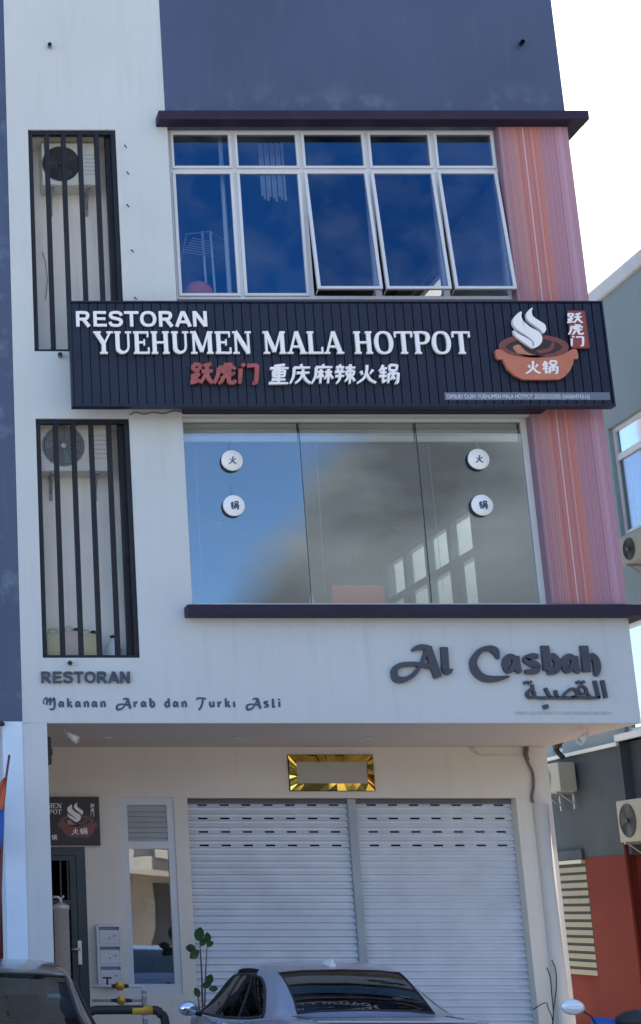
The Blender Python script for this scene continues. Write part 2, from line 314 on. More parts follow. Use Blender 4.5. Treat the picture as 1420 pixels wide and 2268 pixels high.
FANCY = {
 'A': (15.4, [C_((7.4,8.8,.3),(8.6,9.5,1.1),(10.4,9.9,1.3),(12.6,9.5,1.5)), ('L', [(12.2,9.9),(14.6,1.2)], 2.3),
       C_((11.8,9,1.0),(10.1,5.5,.95),(7.4,2.2,1.05),(4.2,.6,1.4),(1.7,.9,1.9),(1.3,2.9,1.8)), C_((1.25,2.6,1.8),(1.9,3.8,1.5),(3.9,4.8,1.2),(8,5,1.1),(13,4.2,1.3))]),
 'l': (4.6, [('L', [(1.9,9.8),(1.7,3.6)], 2.0), C_((1.6,4.2,2.0),(1.7,3.1,1.7),(2.6,2.8,1.4),(3.8,3.6,.3))]),
 'C': (10, [C_((8.2,6.4,.3),(8.0,7.6,1.3),(7.5,8.8,2.0),(5.8,9.5,1.4),(3.2,8.6,1.3),(1.2,5.8,1.7),(1.6,3,2.1),(3.6,1.1,1.9),(7,.8,1.5),(10.8,1.5,.4))]),
 'a': (6.2, [C_((4,6.6,1.5),(2.4,7,1.5),(1,5.2,1.7),(1.6,3.3,1.6),(3.1,3.9,1.1),(4.1,6.0,.9)), C_((4.5,7.3,1.7),(4.6,4,1.9),(5.6,2.7,.9))]),
 's': (6.2, [C_((5.4,7.2,.9),(3.6,7.2,1.4),(1.5,6.4,1.6),(2.7,5.3,1.5),(4.7,4.6,1.6),(4.1,3.1,1.5),(.8,2.8,.8))]),
 'b': (6.2, [('L', [(1.7,10.2),(1.7,3.2)], 2.1), C_((2,6.4,1.1),(3.9,7.2,1.5),(5.1,5.4,1.8),(4.2,3.2,1.6),(1.6,2.9,1.4))]),
 'h': (6.2, [('L', [(1.7,10.2),(1.7,2.8)], 2.1), C_((2,6.2,1.1),(3.9,7.2,1.5),(5,5.8,1.9),(5,3.4,1.8),(4.3,1.7,.6))]),
 'k': (6.2, [('L', [(1.5,10.2),(1.5,2.6)], 1.8), C_((1.8,5,.9),(4.9,7.4,1.4)), C_((2.5,5.6,1.3),(5.3,2.6,1.7))]),
 'n': (6.2, [('L', [(1.5,7.4),(1.5,2.6)], 1.8), C_((1.9,6.2,1),(3.8,7.2,1.4),(4.8,5.8,1.8),(4.8,2.6,1.7))]),
 'r': (5.4, [('L', [(1.5,7.4),(1.5,2.6)], 1.8), C_((1.8,6,1),(4.3,7,1.7))]),
 'd': (6.2, [('L', [(4.4,10.2),(4.6,2.7)], 1.9), C_((4.2,6.6,1.3),(2.2,7,1.5),(.9,5,1.7),(1.7,3,1.6),(4.2,3.4,1.2))]),
 'u': (6.2, [C_((1.4,7.4,1.7),(1.4,4.6,1.8),(2.4,3,1.4),(4.4,4.2,1.0)), ('L', [(4.8,7.4),(4.8,2.6)], 1.8)]),
 'i': (3.2, [('L', [(1.4,7.4),(1.4,2.6)], 1.8)]),
 'j': (3.2, [('L', [(1.4,7.4),(1.4,2.6)], 1.8), ('L', [(1.4,9.8),(1.4,8.4)], 1.6)]),
 'T': (10, [C_((0,8.4,.5),(1.4,10,1.2),(4,10.2,1.3),(9.8,9.9,1.2)), C_((6.8,9.8,1.4),(5.6,5.4,1.6),(3.4,1.4,1.3),(1.6,.8,1.3))]),
 'M': (12.4, [C_((.2,5,.8),(.1,8,.8),(2,10.2,1.2),(3.6,9.6,1.4),(2.6,4.4,1.2)), C_((2.6,4.6,.8),(5.2,8.6,1.0),(6.8,9.9,1.6),(6.2,4.2,1.5)), C_((6.2,4.6,.8),(8.6,8.6,1.0),(10.4,9.9,1.8),(10.8,5,1.9),(10,1.6,1.5),(7.6,.6,1.3),(5.8,1.4,.9))]),
}
def St(*strokes):
    out = []
    for s_ in strokes:
        n = len(s_); out.append(('C', [(x, y, 1.25 if i == 0 else (1.15 if i < n-1 else .85)) for i, (x, y) in enumerate(s_)], 1))
    return out
HAN = {
 '火': St([(2.2,6.6),(3,4.8)], [(7.8,7.2),(6.4,5.2)], [(4.9,9.5),(4.8,6),(3.5,2.8),(.6,.6)], [(4.8,5.2),(6.6,2.4),(9.5,.8)]),
 '锅': St([(2.2,9.5),(1.6,8),(.4,6.6)], [(1.6,7.8),(4,7.9)], [(.9,5.8),(3.9,5.9)], [(.6,4),(4,4.1)], [(2.4,7.6),(2.4,1)], [(2.2,1.0),(4,2.2)], [(5.2,9.4),(5.2,6.8)], [(5.2,9.4),(8.6,9.4)], [(8.6,9.5),(8.5,6.9)], [(5.2,6.8),(8.6,6.8)], [(4.9,5.2),(4.8,.6)], [(4.9,5.2),(9.3,5.4)], [(9.3,5.5),(9.1,1),(8,.8)], [(7,6.6),(6.8,4),(5.9,2.2)], [(6.8,3.8),(7.9,2.4)]),
 '重': St([(7.6,9.6),(4,9.2),(2.6,9.1)], [(.8,7.9),(9.4,8)], [(2.4,6.7),(2.4,3.7)], [(2.4,6.7),(7.7,6.8)], [(7.7,6.9),(7.6,3.8)], [(2.4,5.3),(7.6,5.4)], [(2.4,3.8),(7.6,3.9)], [(5,9),(5,.5)], [(1.8,2.2),(8.2,2.3)], [(.6,.5),(9.5,.5)]),
 '庆': St([(4.8,9.9),(5.4,8.9)], [(1.6,8.2),(9.2,8.3)], [(1.8,8.2),(1.6,4),(.2,.4)], [(3,5.6),(9,5.8)], [(6,7.4),(5.6,4.4),(4.4,2.2),(2.6,.6)], [(6,5),(7.4,2.4),(9.8,.5)]),
 '麻': St([(4.8,9.9),(5.3,9)], [(1.6,8.4),(9.3,8.5)], [(1.8,8.4),(1.6,4),(0,.4)], [(2.6,6),(5.4,6.1)], [(4,7.4),(4,.5)], [(4,5.6),(2.4,3)], [(4.2,5.0),(5.4,3.6)], [(6,6),(9.2,6.1)], [(7.6,7.5),(7.6,.5)], [(7.5,5.6),(5.9,2.6)], [(7.8,5.4),(9.8,2.8)]),
 '辣': St([(2.4,9.8),(2.9,9)], [(.8,8.4),(4.6,8.5)], [(1.6,7.7),(2,6.7)], [(3.8,7.8),(3.3,6.7)], [(.3,6.1),(4.9,6.2)], [(.6,4),(4.7,4.1)], [(2.7,6.2),(2.6,2.6),(1.2,.4)], [(5.2,8.1),(9.7,8.2)], [(7.4,9.8),(7.4,.3)], [(5.8,6.5),(5.8,4.5)], [(5.8,6.6),(9.1,6.6)], [(9.1,6.6),(9,4.5)], [(5.8,4.5),(9,4.5)], [(7.2,4.2),(5.2,1.4)], [(7.6,4.2),(9.8,1.6)]),
 '跃': St([(1,9.1),(1,6.6)], [(1,9.1),(4,9.2)], [(4,9.2),(3.9,6.7)], [(1,6.7),(3.9,6.7)], [(2.6,6.6),(2.6,1.4)], [(2.7,4.4),(4.2,4.5)], [(1.2,4.8),(1.2,1.2)], [(.2,.8),(4.4,1.7)], [(8.8,9.4),(5.4,8.4)], [(4.8,5.9),(9.6,6.1)], [(7,8.6),(6.8,5),(4.6,.5)], [(7.1,5.4),(8,2.6),(10,.5)]),
 '虎': St([(5,9.9),(5,7.8)], [(5,9),(8,9.1)], [(1.8,7.7),(9,7.8)], [(9,7.9),(8.5,6.8)], [(1.9,7.6),(1.7,4),(.3,.4)], [(3,6),(7.6,6.4)], [(5,7.3),(5,5),(8.2,4.9),(8.5,5.7)], [(4,3.6),(3.8,1.8),(2.4,.3)], [(4,3.6),(6.8,3.7)], [(6.8,3.7),(6.8,1.2),(9,.8),(9.5,2)]),
 '门': St([(2,9.6),(3,8.2)], [(1.4,7.2),(1.4,.4)], [(4.2,8.6),(8.6,8.8)], [(8.6,8.9),(8.5,1.2),(7,.9)]),
}
def small_text(body, x, z, y, size, m, parent, name='lettering', sx=1, rx=pi/2):
    cu = bpy.data.curves.new('t', 'FONT'); cu.body = body; cu.size = size
    o = bpy.data.objects.new('t', cu); COL.objects.link(o); bpy.context.view_layer.update()
    me = bpy.data.meshes.new_from_object(o.evaluated_get(bpy.context.evaluated_depsgraph_get()))
    bpy.data.objects.remove(o); bpy.data.curves.remove(cu)
    for v in me.vertices: v.co = (x+v.co.x*sx, y, z+v.co.y)
    me.materials.clear(); me.materials.append(m); me.name = name
    ob = bpy.data.objects.new(name, me); COL.objects.link(ob); ob.parent = parent; ob.location = -OFF.get(parent.name, Vector((0,0,0))); return ob

# ================================================================== dimensions of the place
L = 17.0; L2 = 19.43                         # upper front, recessed shopfront
XL = qx(50, 1601, L); XR = 8.51
ZS = qz(1601, L)                             # soffit of the upper floors
PIER_X = qx(1107, 330, L)                    # left edge of the striped pier
ZTOP = 15.2
# ------------------------------------------------------------------ palette
WHITE = mat('white_render', (.56, .61, .63), .85, var=.04, vscale=.8, bump=.14, bscale=90, streak=.24, dirtcol=(.34,.36,.36))  # white paint with the blue cast of skylight put into its colour
WHITE2 = mat('warm_lit_white_render', (.74, .70, .63), .85, var=.03, vscale=1.2, bump=.15, bscale=90, streak=.12, dirtcol=(.3,.28,.25))  # same white paint under the soffit, warm ground bounce put into its colour
SOFF = mat('soffit_plaster', (.60, .54, .50), .9, var=.04, vscale=1., bump=.1)
DARKW = mat('slate_blue_paint', (.052, .078, .152), .42, var=.10, vscale=.7, bump=.05, streak=.30, dirtcol=(.10,.13,.19))
LEDGE = mat('brown_black_paint', (.028, .020, .045), .6, spec=.25, var=.12, vscale=4, bump=.1, dirt=.2, dirtcol=(.06,.055,.07))
FRAME = mat('white_aluminium', (.62, .64, .68), .35, var=.03, dirt=.12, dirtcol=(.3,.3,.3))
BAR = mat('dark_bar_paint', (.012, .014, .022), .55, spec=.3, var=.15, vscale=6, dirt=.2, dirtcol=(.09,.08,.08))
BLACKSL = mat('charcoal_slat', (.009, .017, .042), .5, spec=.35, var=.15, vscale=4, dirt=.15, dirtcol=(.03,.035,.05))
SIGNW = mat('sign_white_acrylic', (.86, .87, .88), .3, var=.01)
SIGNR = mat('sign_red_acrylic', (.42, .075, .05), .4, var=.12, vscale=4)
SIGNR2 = mat('sign_terracotta', (.52, .17, .10), .4, var=.14, vscale=3)
SIGNDR = mat('sign_dark_red', (.20, .05, .045), .4, var=.12, vscale=5)
SIGNBR = mat('sign_soup_orange', (.50, .20, .12), .4, var=.15, vscale=5)
SIGNK = mat('sign_black', (.02, .014, .018), .4)
NAVY = mat('navy_letter', (.045, .055, .085), .35, var=.12, vscale=5)
PRINT = mat('steel_blue_print', (.045, .09, .15), .6)
GREYP = mat('faint_grey_print', (.38, .40, .42), .7)
SHUT = mat('galvanised_slat', (.68, .73, .80), .45, metal=.15, var=.05, vscale=4, dirt=.22, dirtcol=(.30,.32,.35), bump=.05)
SHUTF = mat('shutter_post_paint', (.36, .42, .46), .5, var=.08, dirt=.2)
GOLD = mat('gold_mirror', (.85, .58, .12), .08, metal=1, var=.2, vscale=7)
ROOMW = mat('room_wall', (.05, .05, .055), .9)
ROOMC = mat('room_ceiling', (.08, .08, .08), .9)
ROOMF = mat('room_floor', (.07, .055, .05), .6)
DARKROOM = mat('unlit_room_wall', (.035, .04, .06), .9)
STEEL = mat('stainless_steel', (.66, .62, .58), .34, metal=.7, var=.05)
ACW = mat('condenser_casing', (.72, .72, .69), .45, var=.04, dirt=.25, dirtcol=(.3,.28,.25))
ACD = mat('condenser_grille', (.05, .055, .06), .5)
PIPEW = mat('white_pvc', (.66, .67, .66), .4, var=.04, dirt=.2)
PIPEG = mat('grey_pvc', (.30, .32, .34), .4)
CABLE = mat('old_cable_sleeve', (.17, .15, .13), .7, var=.2, vscale=20)
YEL = mat('yellow_paint', (.60, .33, .03), .45, dirt=.3, var=.1)
BLK = mat('black_rubber', (.02, .02, .022), .6)
BRASS = mat('orange_brass_meter', (.60, .34, .05), .35, metal=.3, var=.2, vscale=30)
TEAL = mat('teal_grey_render', (.24, .31, .35), .85, var=.05, vscale=.9, bump=.1, streak=.25, dirtcol=(.2,.23,.24))
GREYR = mat('grey_render', (.065, .085, .105), .85, spec=.25, var=.16, vscale=1., bump=.1, dirt=.3, dirtcol=(.08,.09,.1))
REDR = mat('brick_red_render', (.155, .027, .018), .85, spec=.2, var=.08, vscale=1.2, bump=.2, dirt=.25, dirtcol=(.15,.05,.04))
PALEB = mat('pale_blue_render', (.62, .78, .94), .8, var=.05, vscale=2, bump=.1, dirt=.25, dirtcol=(.38,.52,.66))
OLIVE = mat('beige_louvre', (.25, .24, .17), .6, var=.05)
ASPH = mat('asphalt', (.22, .195, .17), .9, var=.15, vscale=6, bump=.5, bscale=120)
CONC = mat('walkway_concrete', (.38, .35, .31), .85, var=.1, vscale=2, bump=.2, dirt=.3)
LEAF = mat('leaf_green', (.035, .085, .028), .55, var=.4, vscale=9)
LEAF2 = mat('tree_leaf', (.06, .11, .035), .6, var=.45, vscale=1.5)
BARK = mat('bark', (.13, .10, .07), .9, var=.2, vscale=12, bump=.5)
G_UP = glass('blue_tinted_glass', (.90, .93, .96), .11, .0, .55, wav=.02, gcol=(.045,.27,.60))
G_BIG = glass('clear_shop_glass', (.86, .88, .88), .135, .0, .6, wav=.010, gcol=(.62,.79,.94))
G_LOW = glass('side_shop_glass', (.45, .47, .50), .30, .01, .6, wav=.05)
G_PLAIN = glass('plain_glass', (.80, .90, .95), .08, .0, .5)
G_CAR = glass('car_glass', (.07, .085, .10), .10, .0, .5)
G_CARS = glass('privacy_glass', (.03, .035, .04), .12, .0, .6)
G_WS = glass('windscreen_glass', (.30, .42, .40), .05, .0, .28)
STRIPE = stripes()

# ================================================================== ground
structure('ground', box(B(), -260, 300, -320, 260, -.5, -.02), mat('dry_ground', (.42,.35,.26), .95, var=.15, vscale=.5))
b = B(); box(b, -120, 140, -16, 16.3, -.02, 0); structure('road', b, ASPH)
b = B(); box(b, -40, 11, 16.3, L2+.6, -.019, .12, .01); structure('walkway', b, CONC)
b = B()
for x in (-1.2, 1.3+1.35, 5.45, 8.0): box(b, x-.05, x+.05, 11.2, 16.2, .003, .006)
structure('parking_bay_markings', b, mat('road_paint', (.7,.7,.68), .8, dirt=.5))
b = B(); box(b, -60, 60, -19.5, -16, -.02, .12, .01); structure('opposite_pavement', b, CONC)

# ================================================================== the shophouse
BLD = thing('shophouse_building', 'white three storey shophouse with slate blue top, striped red pier and dark ledges', 'building', (XL, L, 0))
# openings
R1 = (qx(62, 290, L), qx(256, 290, L), qz(778, L), qz(287, L))        # upper condenser recess
R2 = (qx(79, 928, L), qx(286, 928, L), qz(1457, L), qz(927, L))       # lower condenser recess
W3 = (qx(371, 290, L), PIER_X, qz(668, L), qz(280, L))
W2 = (qx(404, 935, L), PIER_X, qz(1338, L), qz(921, L))
wall = part('front_wall', wall_y(B(), XL, XR, ZS, ZTOP, L, L+.22, [R1, R2, W3, W2]), WHITE, BLD)
XD = qx(363, 200, L)
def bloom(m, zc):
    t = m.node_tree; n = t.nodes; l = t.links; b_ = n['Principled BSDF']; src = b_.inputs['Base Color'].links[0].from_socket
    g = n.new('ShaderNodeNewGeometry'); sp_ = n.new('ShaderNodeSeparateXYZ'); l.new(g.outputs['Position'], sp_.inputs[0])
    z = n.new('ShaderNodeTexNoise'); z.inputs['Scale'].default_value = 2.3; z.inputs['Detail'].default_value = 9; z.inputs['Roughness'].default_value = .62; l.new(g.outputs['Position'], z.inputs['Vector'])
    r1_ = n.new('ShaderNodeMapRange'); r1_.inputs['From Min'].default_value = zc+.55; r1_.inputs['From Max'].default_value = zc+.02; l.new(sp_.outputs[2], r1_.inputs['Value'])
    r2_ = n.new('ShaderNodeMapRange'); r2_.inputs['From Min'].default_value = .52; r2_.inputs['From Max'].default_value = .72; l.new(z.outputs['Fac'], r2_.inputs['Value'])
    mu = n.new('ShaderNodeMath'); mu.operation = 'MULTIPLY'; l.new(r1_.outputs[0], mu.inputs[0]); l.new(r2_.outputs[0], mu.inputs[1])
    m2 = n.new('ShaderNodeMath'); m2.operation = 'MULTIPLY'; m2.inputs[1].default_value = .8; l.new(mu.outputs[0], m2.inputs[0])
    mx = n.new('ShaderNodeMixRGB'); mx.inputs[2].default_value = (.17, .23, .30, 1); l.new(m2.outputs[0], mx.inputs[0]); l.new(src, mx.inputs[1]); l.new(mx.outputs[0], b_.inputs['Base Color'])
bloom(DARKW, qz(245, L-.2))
ZL3 = qz(245, L-.2)
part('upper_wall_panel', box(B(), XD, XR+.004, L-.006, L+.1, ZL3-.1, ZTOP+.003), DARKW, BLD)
# ledges: above the top window, over the lower window (behind the sign), and the sill
def ledge(x0, pt_, pb_, d=.2, xr=XR+.19, back=3.0):
    z1, z0 = qz(pt_, L-d), qz(pb_, L-d); b_ = B()
    pr = [(0, z0), (0, z1-.035), (.03, z1)]
    box(b_, x0, xr, L-d, L-.001, z0, z1, .012); box(b_, XR+.006, xr-.002, L-.01, L+back, z0+.002, z1-.002, .01); return b_
part('head_ledge', ledge(qx(352, 262, L-.2), 244, 264, .2), LEDGE, BLD)
part('sill_ledge', ledge(qx(416, 1350, L-.2), 1338, 1362, .2), LEDGE, BLD)
b = B(); box(b, qx(404, 905, L-.02), PIER_X+.12, L-.16, L+.14, qz(918, L)+.0, qz(890, L), .008); part('lintel_ledge', b, LEDGE, BLD)
b = B(); box(b, W3[0]-.0, PIER_X, L-.04, L+.1, W3[2]-.055, W3[2]+.012, .006); part('window_sill', b, mat('grey_sill', (.10,.10,.14), .6), BLD)
# striped pier cladding on both floors, turned into the window reveals
for z0, z1 in ((qz(1338, L), qz(900, L)), (qz(890, L), qz(266, L))):
    part('striped_pier', box(B(), PIER_X-.004, XR+.005, L-.012, L+.24, z0+.002, z1-.003), STRIPE, BLD)
# side and rear walls, slabs, soffit
Z2C = 7.66; Z3C = qz(280, L)+.12
SW2 = (20.55, 24.2, 5.05, 7.27); SW3 = (20.6, 24.2, 9.0, 10.9)
part('side_wall', wall_x(B(), L+.25, 29.98, ZS+.1, ZTOP-.01, XR-.2, XR-.001, [SW2, SW3]), WHITE, BLD)
part('party_wall', box(B(), XL+.003, XL+.12, L+.25, 30, 0, ZTOP-.01), WHITE, BLD)
part('rear_wall', box(B(), XL+.13, XR-.21, 29.7, 29.95, 0, ZTOP-.01), WHITE, BLD)
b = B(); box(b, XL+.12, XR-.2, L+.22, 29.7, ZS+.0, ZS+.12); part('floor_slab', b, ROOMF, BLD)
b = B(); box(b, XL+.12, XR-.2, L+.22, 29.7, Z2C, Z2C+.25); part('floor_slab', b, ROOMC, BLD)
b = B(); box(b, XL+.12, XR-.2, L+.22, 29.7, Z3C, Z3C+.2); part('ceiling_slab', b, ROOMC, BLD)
part('roof_slab', box(B(), XL+.12, XR-.2, L+.22, 29.7, ZTOP-.3, ZTOP-.1), SOFF, BLD)
part('soffit', box(B(), XL+.06, XR, L+.003, L2+.15, ZS-.004, ZS-.001), SOFF, BLD)
part('front_column', box(B(), XL, qx(104, 1601, L), L+.002, L+.55, .1, ZS-.004), WHITE, BLD)
part('party_wall_return', box(B(), XL, qx(104, 1601, L)-.06, L+.55, L2, .1, ZS-.004), WHITE2, BLD)
# interior partitions (room behind each window)
XP = qx(300, 1000, L)+.06
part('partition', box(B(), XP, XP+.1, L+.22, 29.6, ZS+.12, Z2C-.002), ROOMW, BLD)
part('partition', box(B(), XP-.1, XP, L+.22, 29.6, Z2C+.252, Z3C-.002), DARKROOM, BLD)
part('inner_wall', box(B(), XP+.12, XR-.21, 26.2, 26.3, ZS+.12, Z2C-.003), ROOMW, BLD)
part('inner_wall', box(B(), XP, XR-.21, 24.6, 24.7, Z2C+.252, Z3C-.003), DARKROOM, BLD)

# ---- recess boxes behind the bars
def recess(R, m):
    x0, x1, z0, z1 = R; b_ = B(); yb = L+.50
    box(b_, x0-.02, x1+.02, yb, yb+.05, z0-.05, z1+.05)
    box(b_, x0-.05, x0-.001, L+.221, yb-.001, z0-.05, z1+.05); box(b_, x1+.001, x1+.05, L+.221, yb-.001, z0-.05, z1+.05)
    box(b_, x0, x1, L+.221, yb-.001, z0-.05, z0-.001); box(b_, x0, x1, L+.221, yb-.001, z1+.001, z1+.05)
    return part('recess_lining', b_, m, BLD)
RECW = mat('recess_render', (.90, .90, .86), .85, var=.05, vscale=1.5, streak=.3, dirtcol=(.30,.28,.24))
recess(R1, RECW); recess(R2, RECW)
# small louvre window in the right hand cheek of each recess
for R in (R1, R2):
    b = B(); y0, y1 = L+.24, L+.47; h = R[3]-R[2]; z0, z1 = R[2]+h*.22, R[3]-h*.12
    for a, c, d, e in ((y0, y1, z0, z0+.05), (y0, y1, z1-.05, z1), (y0, y0+.05, z0+.05, z1-.05), (y1-.05, y1, z0+.05, z1-.05), (y0+.05, y1-.05, (z0+z1)/2-.02, (z0+z1)/2+.02)):
        box(b, R[1]-.05, R[1]-.002, a, c, d, e)
    w_ = part('cheek_window', b, FRAME, BLD)
    part('pane', box(B(), R[1]-.02, R[1]-.012, y0+.05, y1-.05, z0+.05, z1-.05), mat('dark_pane', (.03,.035,.05), .15), w_)
# bar screens
def bars(R, px, lab):
    x0, x1, z0, z1 = R
    t = thing('bar_screen', lab, 'bar screen', ((x0+x1)/2, L+.05, z0), 'dark vertical bar screens over the condenser recesses')
    b_ = B(); box(b_, x0+.001, x1-.001, L+.03, L+.09, z1-.05, z1-.001); box(b_, x0+.001, x1-.001, L+.03, L+.09, z0+.001, z0+.035); box(b_, x1-.11, x1-.052, L+.10, L+.20, z0, z1); part('rail', b_, BAR, t)
    first = None
    w = .052
    for i in range(6):
        xc = x0+w/2+.002 + (x1-x0-w-.004)*i/5
        if first is None:
            first = part('bar', box(B(), -w/2, w/2, L+.022, L+.098, z0+.036, z1-.051, .003), BAR, t); first.location = Vector((xc, 0, 0))-OFF[t.name]
        else: sub('bar', first, t, (xc, 0, 0))
    return t
bars(R1, 0, 'dark vertical bar screen of the top floor recess, its foot behind the black sign')
bars(R2, 0, 'dark vertical bar screen of the middle floor recess above the word RESTORAN')

# ---- air conditioner condensers (local, facing -Y, base centre at origin)
ACB = mat('beige_condenser_casing', (.36, .34, .29), .55, var=.08, dirt=.3, dirtcol=(.2,.18,.15))  # darker beige casing than the front units
def condenser(lab, loc, w=.80, h=.56, rz=0, grp='wall hung condensers', dark=False):
    ACW_ = ACB if rz else ACW
    t = thing('air_conditioner', lab, 'air conditioner', loc, grp, rz)
    part('casing', box(B(), -w/2, w/2, -.14, .14, 0, h, .015), ACW_, t, local=True)
    cx = -w*.16; r = h*.41
    b_ = B(); lathe(b_, [(r, -.139), (r, -.15), (r-.012, -.152), (r-.02, -.141), (.001, -.141)], (cx, 0, h*.5), 'Y', 28); part('fan_ring', b_, ACD if dark else PIPEG, t, local=True)
    b_ = B()
    for k in range(3):
        a0 = k*2.094+.3; pts = []
        for s_ in range(7):
            a = a0+s_/6*1.15; pts.append((cx+r*.86*cos(a), h*.5+r*.86*sin(a)))
        vs = [b_.verts.new((cx, -.146, h*.5))]+[b_.verts.new((x, -.144-.004*(i % 2), z)) for i, (x, z) in enumerate(pts)]
        for i in range(1, 7): b_.faces.new((vs[0], vs[i], vs[i+1]))
    part('fan_blade', b_, mat('fan_blade', (.30,.34,.37) if not dark else (.06,.06,.065), .4), t, local=True)
    b_ = B()
    for rr in [r*f for f in (.2, .3, .4, .5, .6, .7, .8, .9)]:
        tube(b_, [(cx+rr*cos(a), -.158, h*.5+rr*sin(a)) for a in [2*pi*i/24 for i in range(25)]], .0022, 4, False)
    for k in range(10): tube(b_, [(cx+.03*cos(k*.628), -.157, h*.5+.03*sin(k*.628)), (cx+r*cos(k*.628+.25), -.157, h*.5+r*sin(k*.628+.25))], .0022, 4, False)
    part('grille', b_, ACD, t, local=True)
    part('hub', lathe(B(), [(.035, -.15), (.032, -.166), (.001, -.168)], (cx, 0, h*.5), 'Y', 14), PIPEW if not dark else ACD, t, local=True)
    b_ = B()
    for k in range(6): box(b_, w*.26, w*.46, -.1425, -.14, h*.25+k*h*.09, h*.25+k*h*.09+.006)
    part('louvre_lines', b_, PIPEG, t, local=True)
    for s_ in (-1, 1):
        b_ = B(); x = s_*w*.32; box(b_, x-.02, x+.02, -.16, .14, -.035, -.002); tube(b_, [(x, -.1, -.03), (x, .13, -.20)], .012, 6); box(b_, x-.02, x+.02, .115, .14, -.28, -.03)
        part('bracket', b_, PIPEG, t, local=True)
    return t
xa, za = q(140, 437, L+.55); condenser('dusty condenser with black fan on the top floor recess wall', (xa+.05, L+.36, za), .68, .56, dark=True)
xa, za = q(160, 1058, L+.5); condenser('white condenser with silver fan on the middle floor recess wall', (xa, L+.36, za), .80, .60)
# curved hose looped over the upper condenser
b = B(); xa, za = q(150, 330, L+.5); tube(b, [(xa+.30*cos(a)-.02, L+.46, za-.28+.32*sin(a)) for a in [pi*1.15-i*pi*1.2/16 for i in range(17)]], .022, 8)
tag(part('insulated_hose', b, BLK), 'black insulated hose looping over the dusty top condenser', 'hose')
b = B(); xa, za = q(85, 590, L+.9)
tube(b, [(xa, L+.47, za), (xa+.03, L+.46, za-.12), (xa+.05, L+.46, za-.35), (xa+.02, L+.46, za-.62)], .006, 6); tag(part('drain_hose', b, PIPEG), 'thin grey hose hanging behind the bars of the top recess', 'hose')
# jerry cans and bottles at the foot of the lower recess
def jerry(lab, x, w, h, m):
    t = thing('jerry_can', lab, 'jerry can', (x, L+.34, R2[2]), 'containers on the recess floor')
    part('body', box(B(), -w/2, w/2, -.12, .12, 0, h, .05), m, t, local=True, smooth=True)
    b_ = B(); tube(b_, [(-w*.25, 0, h-.01), (-w*.22, 0, h+.05), (w*.1, 0, h+.05), (w*.15, 0, h-.01)], .014, 8); part('handle', b_, m, t, local=True)
    part('cap', lathe(B(), [(.03, h-.01), (.03, h+.04), (.001, h+.04)], (w*.32, 0, 0), 'Z', 12), BLK, t, local=True)
JY = mat('milky_yellow_plastic', (.62, .60, .36), .45); JW = mat('milky_white_plastic', (.62, .55, .50), .45)
jerry('milky yellow jerry can at the left foot of the recess', qx(118, 1440, L+.5), .27, .33, JY)
jerry('pinkish white jerry can between two yellow ones', qx(152, 1440, L+.5), .22, .35, JW)
jerry('milky yellow jerry can in the middle of the recess floor', qx(188, 1440, L+.5), .24, .32, JY)
t = thing('water_bottle', 'clear plastic bottle beside the jerry cans behind the bars', 'bottle', (qx(248, 1440, L+.4), L+.3, R2[2]))
part('body', lathe(B(), [(.09, 0), (.095, .05), (.088, .09), (.095, .13), (.07, .19), (.03, .24), (.028, .27), (.001, .27)], (0,0,0)), mat('clear_bottle', (.6,.68,.72), .15), t, local=True)
part('cap', lathe(B(), [(.032, .27), (.032, .30), (.001, .30)]), BLK, t, local=True)

# ---- upper window: five lights over five, three lower sashes pushed open at the foot
YW = L+.10
MX = [qx(374, 330, YW), qx(515.5, 330, YW), qx(664, 330, YW), qx(811, 330, YW), qx(958, 330, YW), PIER_X-.006]
ZT, ZM, ZB = qz(289, YW), qz(377.5, YW), qz(659, YW)
b = B(); fw = .035
box(b, MX[0], MX[-1], YW, YW+.07, ZT-.045, ZT+.02); box(b, MX[0], MX[-1], YW, YW+.07, ZB-.02, ZB+.02); box(b, MX[0]+.001, MX[-1]-.001, YW+.001, YW+.069, ZM-.03, ZM+.03)
for i, x in enumerate(MX):
    hw = .037 if 0 < i < 5 else .02; xx = x + (.02 if i == 0 else (-.02 if i == 5 else 0)); box(b, xx-hw, xx+hw, YW+.002, YW+.068, ZB+.02, ZT-.045)
WIN3 = part('window', b, FRAME, BLD)
def sash(x0, x1, z0, z1, wdt, openang=0.):
    b_ = B(); w = x1-x0; h = z1-z0
    box(b_, 0, w, -.022, .02, -wdt, 0, .004); box(b_, 0, w, -.022, .02, -h, -h+wdt, .004); box(b_, 0, wdt, -.021, .019, -h+wdt, -wdt); box(b_, w-wdt, w, -.021, .019, -h+wdt, -wdt)
    s_ = part('sash', b_, FRAME, WIN3); s_.location = (x0, YW-.004, z1); s_.rotation_euler = (-openang, 0, 0)
    g_ = part('pane', box(B(), wdt-.005, w-wdt+.005, -.004, .002, -h+wdt-.005, -wdt+.005), G_UP, WIN3); g_.location = s_.location; g_.rotation_euler = s_.rotation_euler
for i in range(5):
    x0 = MX[i]+(.042 if i == 0 else .04); x1 = MX[i+1]-(.042 if i == 4 else .04)
    sash(x0-.018, x1+.018, ZM+.02, ZT-.035, .03)
    ang = radians(6.6) if i >= 2 else 0
    sash(x0-.018, x1+.018, ZB+.012, ZM-.02, .035, ang)
    if i >= 2:
        b = B(); tube(b, [(x0+.02, YW+.03, ZB+.03), (x0+.03, YW-.13, ZB+.10)], .008, 6); tube(b, [(x1-.02, YW+.03, ZB+.03), (x1-.03, YW-.13, ZB+.10)], .008, 6)
        part('stay', b, FRAME, WIN3)
